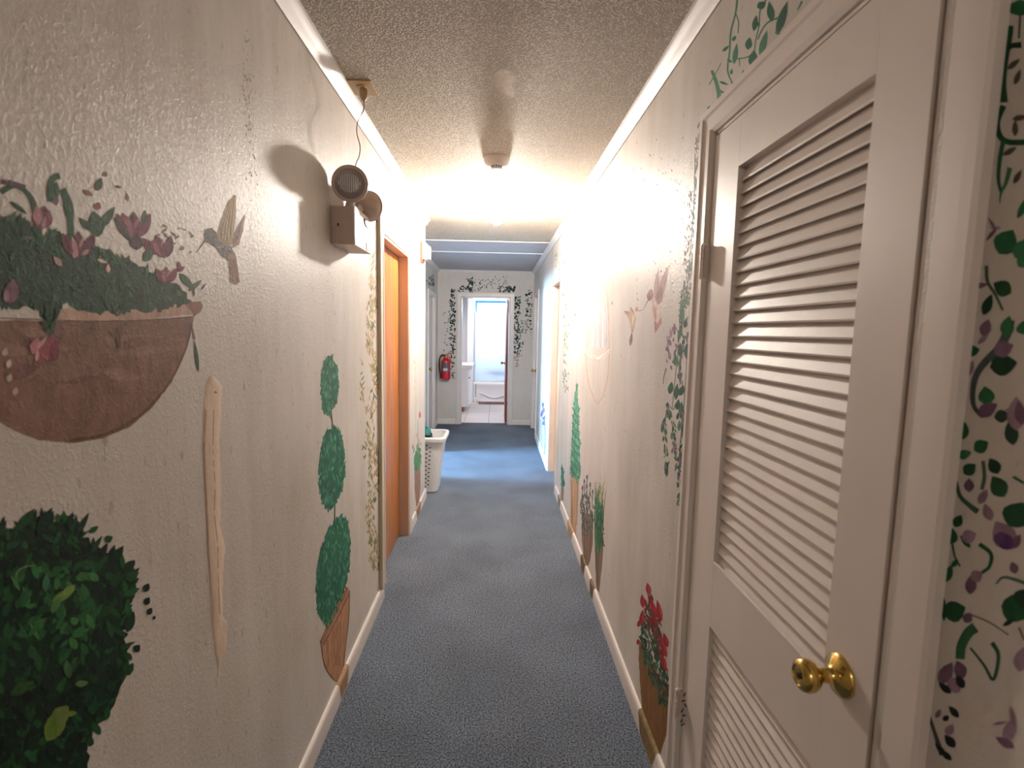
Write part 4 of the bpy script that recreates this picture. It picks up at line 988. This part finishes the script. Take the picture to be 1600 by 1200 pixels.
m.poly([(910, 800), (927, 805), (926, 850), (921, 880), (917, 888), (912, 875), (909, 840)], (128, 106, 88), .4)
for k in range(7): m.line([(911+k*2.3, 820), (912+k*1.7, 872)], 1, 1, random.choice([(106, 86, 70), (146, 124, 104)]))
m.dabs(lp, 110, (6, 12), (1.2, 2.4), (60, 120), [(70, 88, 74), (90, 100, 90), (56, 72, 62), (104, 96, 100), (120, 110, 100)])
for x, y in ((913, 752), (917, 745), (922, 757), (910, 762), (926, 768), (917, 760)): m.leaf(x, y+8, 26, 1.4, 90+random.uniform(-10, 10), (100, 104, 100)); m.leaf(x, y, 8, 2.6, 85, (96, 84, 96))
m.done('painted_lavender_pot', wall_right, 'painted grey-brown pot of dark lavender, left of the painted grass pot')
m = WR()
m.poly([(929, 835), (934, 845), (943, 850), (941, 880), (936, 926), (932, 920), (930, 880)], (122, 104, 86), .3)
m.line([(932, 850), (933, 915)], 1.4, 1.2, (90, 74, 60)); m.line([(939, 858), (936, 915)], 1.2, 1, (146, 126, 106))
for k in range(46):
    x = random.uniform(930, 941); m.line([(x, 850+random.uniform(-8, 14)), (x+random.uniform(-2, 3), 800), (x+random.uniform(-4, 8), random.uniform(752, 790))], 1.6, .6, random.choice([(50, 110, 76), (66, 118, 88), (46, 88, 66), (140, 146, 104)]))
for k in range(12): m.line([(936+random.uniform(-2, 3), 800), (937+random.uniform(-1, 4), 770), (938+random.uniform(-6, 10), random.uniform(735, 765))], .9, .5, (190, 182, 140))
m.dabs([(931, 780), (942, 790), (943, 850), (931, 848)], 40, (8, 18), (1.4, 2.6), (75, 105), [(44, 104, 70), (58, 122, 84), (34, 84, 58)])
m.dabs([(940, 830), (946, 835), (944, 858), (940, 855)], 14, (3, 6), (1, 2), (0, 180), [(110, 96, 80), (80, 70, 60)])
m.done('painted_grass_pot', wall_right, 'painted slim grey pot with tall green and yellow grass')
# red geranium pot
m = WR()
m.poly([(999, 1000), (1008, 1010), (1020, 1040), (1032, 1060), (1046, 1070), (1047, 1105), (1043, 1140), (1036, 1165), (1030, 1183), (1028, 1176), (1015, 1145), (1003, 1113), (1000, 1070), (998, 1030)], (130, 92, 54), .6)
for k in range(14): m.line([(1002+k*3, 1040+k*3), (1004+k*2.6, 1120+k*3)], 2, 1.6, random.choice([(124, 87, 50), (136, 98, 60), (128, 90, 56)]), .05)
gp = [(1003, 960), (1010, 950), (1022, 955), (1032, 990), (1036, 1030), (1044, 1060), (1045, 1090), (1040, 1105), (1030, 1098), (1018, 1062), (1006, 1030), (1001, 1000)]
m.dabs(gp, 330, (6, 15), (1.6, 4), (70, 130), [(32, 66, 46), (44, 84, 58), (60, 104, 72), (26, 52, 38), (84, 112, 84), (84, 56, 44)])
m.dabs([(1003, 940), (1020, 930), (1034, 980), (1042, 1040), (1044, 1075), (1028, 1010), (1010, 975)], 60, (8, 16), (2, 4), (90, 125), [(124, 44, 42), (104, 50, 44), (140, 40, 44)])
for x, y, L_, a in ((1013, 920, 20, 100), (1004, 939, 22, 95), (1003, 965, 26, 85), (998, 974, 12, 80), (1021, 950, 32, 108), (1030, 954, 36, 102), (1036, 1008, 42, 106), (1040, 1000, 24, 106), (1024, 970, 24, 106), (997, 1003, 10, 90), (1037, 1035, 26, 104)):
    m.leaf(x, y, L_, 8 if L_ > 15 else 5, a, (150, 36, 42)); m.leaf(x+2, y+1, L_*.7, 3, a, (176, 60, 62))
m.line([(1028, 972), (1027, 985), (1024, 1000)], 1.2, 1, (60, 70, 60)); m.line([(1013, 930), (1014, 950)], 1, 1, (80, 90, 70))
m.done('painted_geranium_pot', wall_right, 'painted tall brown pot of red geraniums near the louvred door')
# wisteria beside the louvred door
m = WR()
WG = [(48, 96, 66), (62, 112, 80), (40, 80, 58), (86, 128, 98)]
m.dabs([(1088, 190), (1098, 200), (1090, 360), (1082, 360)], 60, (5, 16), (1.2, 3), (60, 120), [(100, 116, 106), (70, 92, 78), (130, 130, 128)])
m.dabs([(1076, 300), (1090, 300), (1086, 460), (1064, 470)], 110, (4, 11), (1.2, 3), (50, 130), [(110, 116, 112), (84, 96, 86), (126, 114, 126)])
m.dabs([(1062, 455), (1082, 440), (1080, 560), (1058, 560)], 70, (5, 12), (1.4, 3), (50, 130), WG + [(110, 104, 110)])
m.dabs([(1042, 520), (1056, 500), (1060, 540), (1050, 575), (1040, 575)], 26, (6, 13), (2, 4), (60, 110), PU)
for x, y, L_, W_, a in ((1081, 415, 20, 8, 80), (1068, 475, 18, 9, 60), (1066, 490, 26, 7, 85), (1063, 518, 34, 6, 78), (1071, 505, 16, 6, 80), (1063, 547, 24, 8, 90), (1073, 548, 26, 8, 88), (1055, 562, 20, 6, 88), (1048, 606, 20, 9, 80), (1057, 612, 26, 8, 84), (1065, 610, 18, 9, 70), (1059, 632, 18, 7, 80), (1064, 638, 22, 8, 85), (1070, 648, 20, 4, 88), (1046, 648, 18, 5, 90), (1059, 650, 12, 5, 80), (1035, 667, 20, 5, 85), (1039, 675, 12, 4, 110), (1050, 680, 14, 5, 85), (1061, 665, 18, 5, 85), (1068, 672, 20, 5, 85)):
    m.leaf(x, y, L_, W_, a, random.choice(WG), var=.1)
for pts, w_ in (([(1086, 240), (1084, 320), (1078, 400), (1072, 470)], 1.2), ([(1064, 470), (1060, 540), (1054, 600), (1050, 640)], 1.2), ([(1074, 520), (1072, 580), (1068, 640), (1062, 700), (1060, 750)], 1.2), ([(1041, 575), (1037, 590), (1036, 600)], 1.6), ([(1056, 630), (1052, 640), (1046, 634)], 1.4), ([(1063, 560), (1061, 590)], 3), ([(1042, 640), (1039, 660)], 2)):
    m.line(pts, w_, w_*.7, (84, 90, 86))
for xa_, ya, xb_, yb, n in ((1037, 655, 1043, 745, 34), (1052, 660, 1055, 735, 30), (1066, 640, 1066, 730, 46), (1061, 700, 1062, 760, 20), (1060, 770, 1062, 800, 12), (1040, 628, 1046, 650, 18), (1058, 560, 1064, 600, 14)):
    for k in range(n):
        t = random.random(); m.leaf(xa_+(xb_-xa_)*t+random.uniform(-3, 3), ya+(yb-ya)*t, random.uniform(6, 13), random.uniform(1.6, 3.4), random.uniform(60, 120), random.choice(WG+PU[:2]))
m.done('painted_wisteria_vine', wall_right, 'painted wisteria vine hanging beside the louvred door casing')
# vine above the louvred door
m = WR()
VG = (52, 122, 84)
for pts, a_, b_ in (([(1152, 0), (1149, 22), (1142, 50), (1140, 80), (1137, 110), (1144, 130), (1145, 138)], 3, 2.4), ([(1150, 22), (1154, 35), (1153, 52)], 2, 1.6), ([(1197, 0), (1188, 15), (1186, 40), (1181, 62), (1178, 85), (1172, 105), (1165, 120)], 2.2, 1.4), ([(1215, 28), (1200, 35), (1190, 48), (1184, 62)], 3, 2), ([(1178, 84), (1165, 90), (1152, 92)], 2.2, 1.6), ([(1112, 110), (1118, 125), (1122, 140), (1124, 155)], 4.5, 7), ([(1122, 140), (1132, 145), (1144, 138)], 4, 3), ([(1127, 98), (1120, 112), (1108, 132)], 1.2, 1.6), ([(1272, 4), (1262, 25), (1250, 40), (1238, 52)], 1.6, 1), ([(1253, 2), (1246, 16)], 3, 1.4), ([(1155, 92), (1156, 104)], 1.6, 1.2)):
    m.line(pts, a_, b_, VG)
for x, y, L_, W_, a in ((1222, 28, 56, 13, 72), (1204, 18, 32, 12, 98), (1193, 68, 44, 11, 75), (1170, 68, 20, 11, 80), (1149, 84, 34, 8, 82), (1177, 92, 28, 15, 85), (1180, 36, 26, 9, 80), (1162, 118, 18, 8, 95), (1190, 8, 16, 12, 30), (1131, 130, 16, 4, -20), (1110, 170, 12, 10, 40), (1143, 112, 10, 5, 80), (1134, 76, 14, 5, 40), (1182, 36, 14, 6, 140), (1216, 52, 12, 4, -20), (1147, 60, 10, 6, 60), (1140, 95, 10, 4, 150)):
    m.leaf(x, y, L_, W_, a, random.choice([(36, 96, 68), (52, 118, 84), (30, 84, 60)]), var=.06)
m.done('painted_vine', wall_right, 'painted bright green vine on the wall above the louvred door')
# ivy and violets on the near right wall
m = WR()
IV = [(18, 72, 40), (26, 90, 52), (14, 54, 32), (40, 106, 66)]
for pts, a_, b_, c_ in (([(1580, 40), (1577, 60), (1570, 95), (1566, 130), (1568, 160)], 8, 14, IV[0]), ([(1596, 70), (1580, 72), (1574, 80)], 10, 6, IV[2]), ([(1594, 24), (1592, 60)], 3, 3, IV[2]), ([(1568, 165), (1558, 190), (1562, 212), (1576, 222), (1610, 222)], 10, 9, IV[0]), ([(1568, 218), (1562, 250), (1560, 280), (1564, 300)], 8, 5, IV[1]), ([(1578, 262), (1572, 285), (1564, 302), (1562, 318)], 8, 1.5, (60, 112, 66)),
                        ([(1541, 415), (1543, 440), (1555, 460), (1567, 485)], 6, 4, (72, 96, 70)), ([(1578, 500), (1574, 520), (1560, 545), (1540, 565), (1526, 585), (1520, 610), (1522, 635), (1536, 652)], 16, 6, (70, 84, 78)), ([(1572, 640), (1610, 648)], 2.5, 2.5, (86, 100, 82)), ([(1494, 752), (1500, 775), (1515, 790), (1528, 800)], 5, 9, (52, 84, 62)), ([(1536, 720), (1538, 745), (1534, 765)], 6, 6, (66, 92, 72)), ([(1488, 850), (1492, 870), (1500, 885)], 3.5, 3, IV[1]), ([(1530, 850), (1548, 865), (1546, 885), (1534, 895)], 7, 5, IV[1]), ([(1556, 912), (1570, 902), (1605, 912)], 3, 6, (80, 104, 90)), ([(1516, 960), (1545, 972), (1576, 992)], 2.4, 2.2, (110, 92, 86)), ([(1500, 1030), (1502, 1010), (1512, 990), (1524, 980)], 14, 17, (46, 96, 60)), ([(1550, 1004), (1560, 1025), (1552, 1062), (1538, 1040), (1516, 1012)], 7, 3, (34, 84, 52)), ([(1446, 1075), (1450, 1110), (1462, 1150), (1472, 1180)], 2.5, 8, (66, 66, 66)), ([(1583, 745), (1600, 755)], 4, 4, IV[1]), ([(1592, 980), (1600, 1000)], 4, 3, (120, 96, 90))):
    m.line(pts, a_, b_, c_)
for x, y, L_, W_, a in ((1594, 12, 26, 44, 90), (1572, 378, 44, 38, 60), (1595, 388, 36, 22, 60), (1602, 404, 34, 24, 50), (1600, 322, 44, 12, 62), (1566, 450, 32, 26, 150), (1543, 476, 36, 16, 68), (1574, 510, 34, 22, 80), (1520, 548, 22, 18, 10), (1568, 570, 44, 34, 10), (1541, 618, 30, 26, 100), (1566, 650, 26, 20, 10), (1580, 676, 40, 22, 100), (1600, 512, 22, 26, 100),
                        (1505, 672, 30, 18, 90), (1533, 697, 26, 22, 30), (1507, 710, 22, 15, 20), (1515, 733, 24, 20, 40), (1553, 728, 28, 20, 120), (1560, 760, 38, 28, 120), (1588, 804, 44, 44, 60), (1497, 814, 22, 16, 60), (1486, 838, 26, 22, 80), (1508, 846, 26, 9, 130), (1482, 896, 30, 14, 70), (1492, 955, 36, 34, 20), (1475, 952, 38, 8, 90), (1588, 948, 54, 44, 60), (1577, 972, 24, 8, 30), (1603, 935, 34, 40, 60), (1492, 880, 16, 9, 50)):
    m.leaf(x, y, L_, W_, a, random.choice(IV), var=.06)
for x, y, L_, W_, a in ((1550, 350, 26, 5, 120), (1550, 365, 30, 6, 50), (1556, 356, 18, 4, 0), (1526, 430, 30, 7, 60), (1532, 446, 24, 9, 10), (1540, 512, 28, 18, 70), (1536, 530, 22, 8, 40), (1568, 545, 34, 26, 20), (1516, 575, 26, 12, 70), (1543, 640, 36, 22, 30), (1588, 646, 54, 30, 90), (1514, 758, 22, 16, 90), (1536, 776, 26, 14, 60), (1543, 800, 28, 16, 110), (1568, 836, 50, 38, 120), (1588, 846, 26, 14, 60), (1584, 887, 20, 14, 110), (1514, 838, 24, 22, 20), (1517, 913, 32, 18, 85), (1526, 900, 20, 20, 30), (1512, 965, 18, 16, 60), (1478, 1052, 40, 22, 60), (1500, 1046, 30, 20, 110), (1492, 1070, 26, 26, 30), (1596, 1030, 40, 24, 80), (1578, 1140, 44, 20, 70), (1570, 1160, 34, 14, 150), (1582, 1120, 34, 8, 100), (1562, 1130, 24, 5, 10), (1466, 1115, 16, 8, 60), (1484, 1140, 20, 14, 60)):
    m.leaf(x, y, L_, W_, a, random.choice(PU), var=.08)
m.leaf(1570, 845, 34, 24, 130, (84, 50, 100)); m.leaf(1562, 840, 22, 18, 60, (92, 60, 108)); m.leaf(1594, 645, 40, 18, 100, (116, 84, 106))
for x, y, L_, W_, a in ((1476, 1075, 26, 11, 140), (1500, 1065, 24, 13, 120), (1490, 1112, 24, 11, 130), (1478, 1122, 12, 9, 40), (1484, 1158, 26, 14, 130), (1470, 1172, 30, 9, 130), (1478, 1180, 24, 10, 140)): m.leaf(x, y, L_, W_, a, (14, 26, 20))
for x, y, a in ((1584, 100, 40), (1590, 120, 70), (1594, 184, 10), (1586, 200, 90), (1590, 276, 60), (1578, 236, 30)): m.leaf(x, y, 26, 9, a, (86, 80, 66))
m.done('painted_ivy', wall_right, 'painted ivy with mauve violets on the near right wall')
# black scuffs at the lower hinge
m = WR(); m.v = XR-.0245; m.k = 0
for x, y, a in ((1070, 1085, 60), (1068, 1095, 20), (1071, 1102, 120), (1066, 1110, 60), (1069, 1118, 10), (1065, 1126, 70), (1067, 1132, 30)): m.leaf(x, y, 9, 2.4, a, (34, 24, 20))
casing5 = bpy.data.objects['trim_5']
m.b.build('scuff_marks', M['paint'], casing5)

# wall board joint and grime caught in the stipple
m = WL()
DT = [(176, 164, 154), (160, 146, 136), (188, 178, 168)]
for k in range(90):
    y = random.uniform(0, 1190); x = 381+y*.0365+random.gauss(0, 2.2); m.leaf(x, y, random.uniform(4, 12), random.uniform(.4, .9), random.uniform(75, 105), random.choice(DT))
for k in range(80):
    y = random.triangular(10, 330, 150); m.leaf(384+random.gauss(0, 5)+y*.03, y, random.uniform(3, 8), random.uniform(.6, 1.8), random.uniform(60, 120), random.choice([(140, 126, 114), (120, 106, 96), (164, 150, 138)]))
for k in range(70):
    x = random.uniform(20, 580); y = random.uniform(5, 1100); m.leaf(x, y, random.uniform(2, 5), random.uniform(.5, 1.3), random.uniform(50, 130), random.choice(DT))
m.done('grime_marks', wall_left, 'fine grey grime along the wall board joint')
m = WR()
for k in range(190):
    x = min(1090, random.gauss(1060, 36)); y = random.triangular(200, 520, 390); m.leaf(x, y, random.uniform(2, 7), random.uniform(.6, 1.6), random.uniform(50, 130), random.choice([(150, 136, 128), (120, 106, 100), (170, 158, 150)]))
for k in range(60):
    x = random.uniform(900, 1080); y = random.uniform(430, 900); m.leaf(x, y, random.uniform(2, 4), random.uniform(.5, 1.1), 90, random.choice(DT))
m.done('grime_marks', wall_right, 'fine grey grime specks above the painted bird pair')

m = Mural(2, ZC, -1); m.k = 10
m.poly([(770, 118), (784, 108), (800, 112), (808, 122), (800, 136), (804, 150), (786, 146), (774, 134)], (196, 182, 162), 2.5, 4)
m.done('ceiling_repair', ceiling, 'small pale touched-up patch on the popcorn ceiling')
# painted pots run on over the baseboards
def band(parent, sgn, x, y0_, y1_, col, skew=.02):
    b = MB(); pr = [(BT+.0008, .004), (BT+.0008, BH-.014), (BT-.001, BH-.0055), (BT-.0052, BH-.0002), (0.0005, BH+.0008)]
    c = lin(col); nseg = 6
    for i in range(nseg):
        a = y0_+(y1_-y0_)*i/nseg; e = y0_+(y1_-y0_)*(i+1)/nseg
        for p, q in zip(pr, pr[1:]):
            f_ = 1-.0*i
            def P(y, pq): 
                k = (BH-pq[1])/BH; cc = (y0_+y1_)/2; return (x+sgn*pq[0], cc+(y-cc)*(1-.35*k*k), pq[1])
            b.quad([P(a, p), P(e, p), P(e, q), P(a, q)], tuple(v*random.uniform(.93, 1.05) for v in c))
    o = b.build('painted_pot_base', M['paint'], parent); return o
def yw(px, py, x): return hit(px, py, 0, x).y
for (px0, py0, px1, py1, xx, par, sgn, col) in (
    (525, 1078, 540, 1046, XL, bb_left, 1, (162, 130, 100)), (648, 800, 655, 784, XL, bb_left, 1, (150, 118, 100)),
    (1003, 1110, 1030, 1185, XR, bb_right, -1, (122, 102, 66)), (925, 905, 931, 925, XR, bb_right, -1, (104, 86, 66)), (910, 878, 917, 890, XR, bb_right, -1, (100, 84, 66)), (889, 822, 897, 842, XR, bb_right, -1, (166, 142, 114)), (874, 780, 878, 788, XR, bb_right, -1, (124, 108, 90))):
    ya, yb = sorted((yw(px0, py0, xx), yw(px1, py1, xx))); band(par, sgn, xx, ya, yb, col)
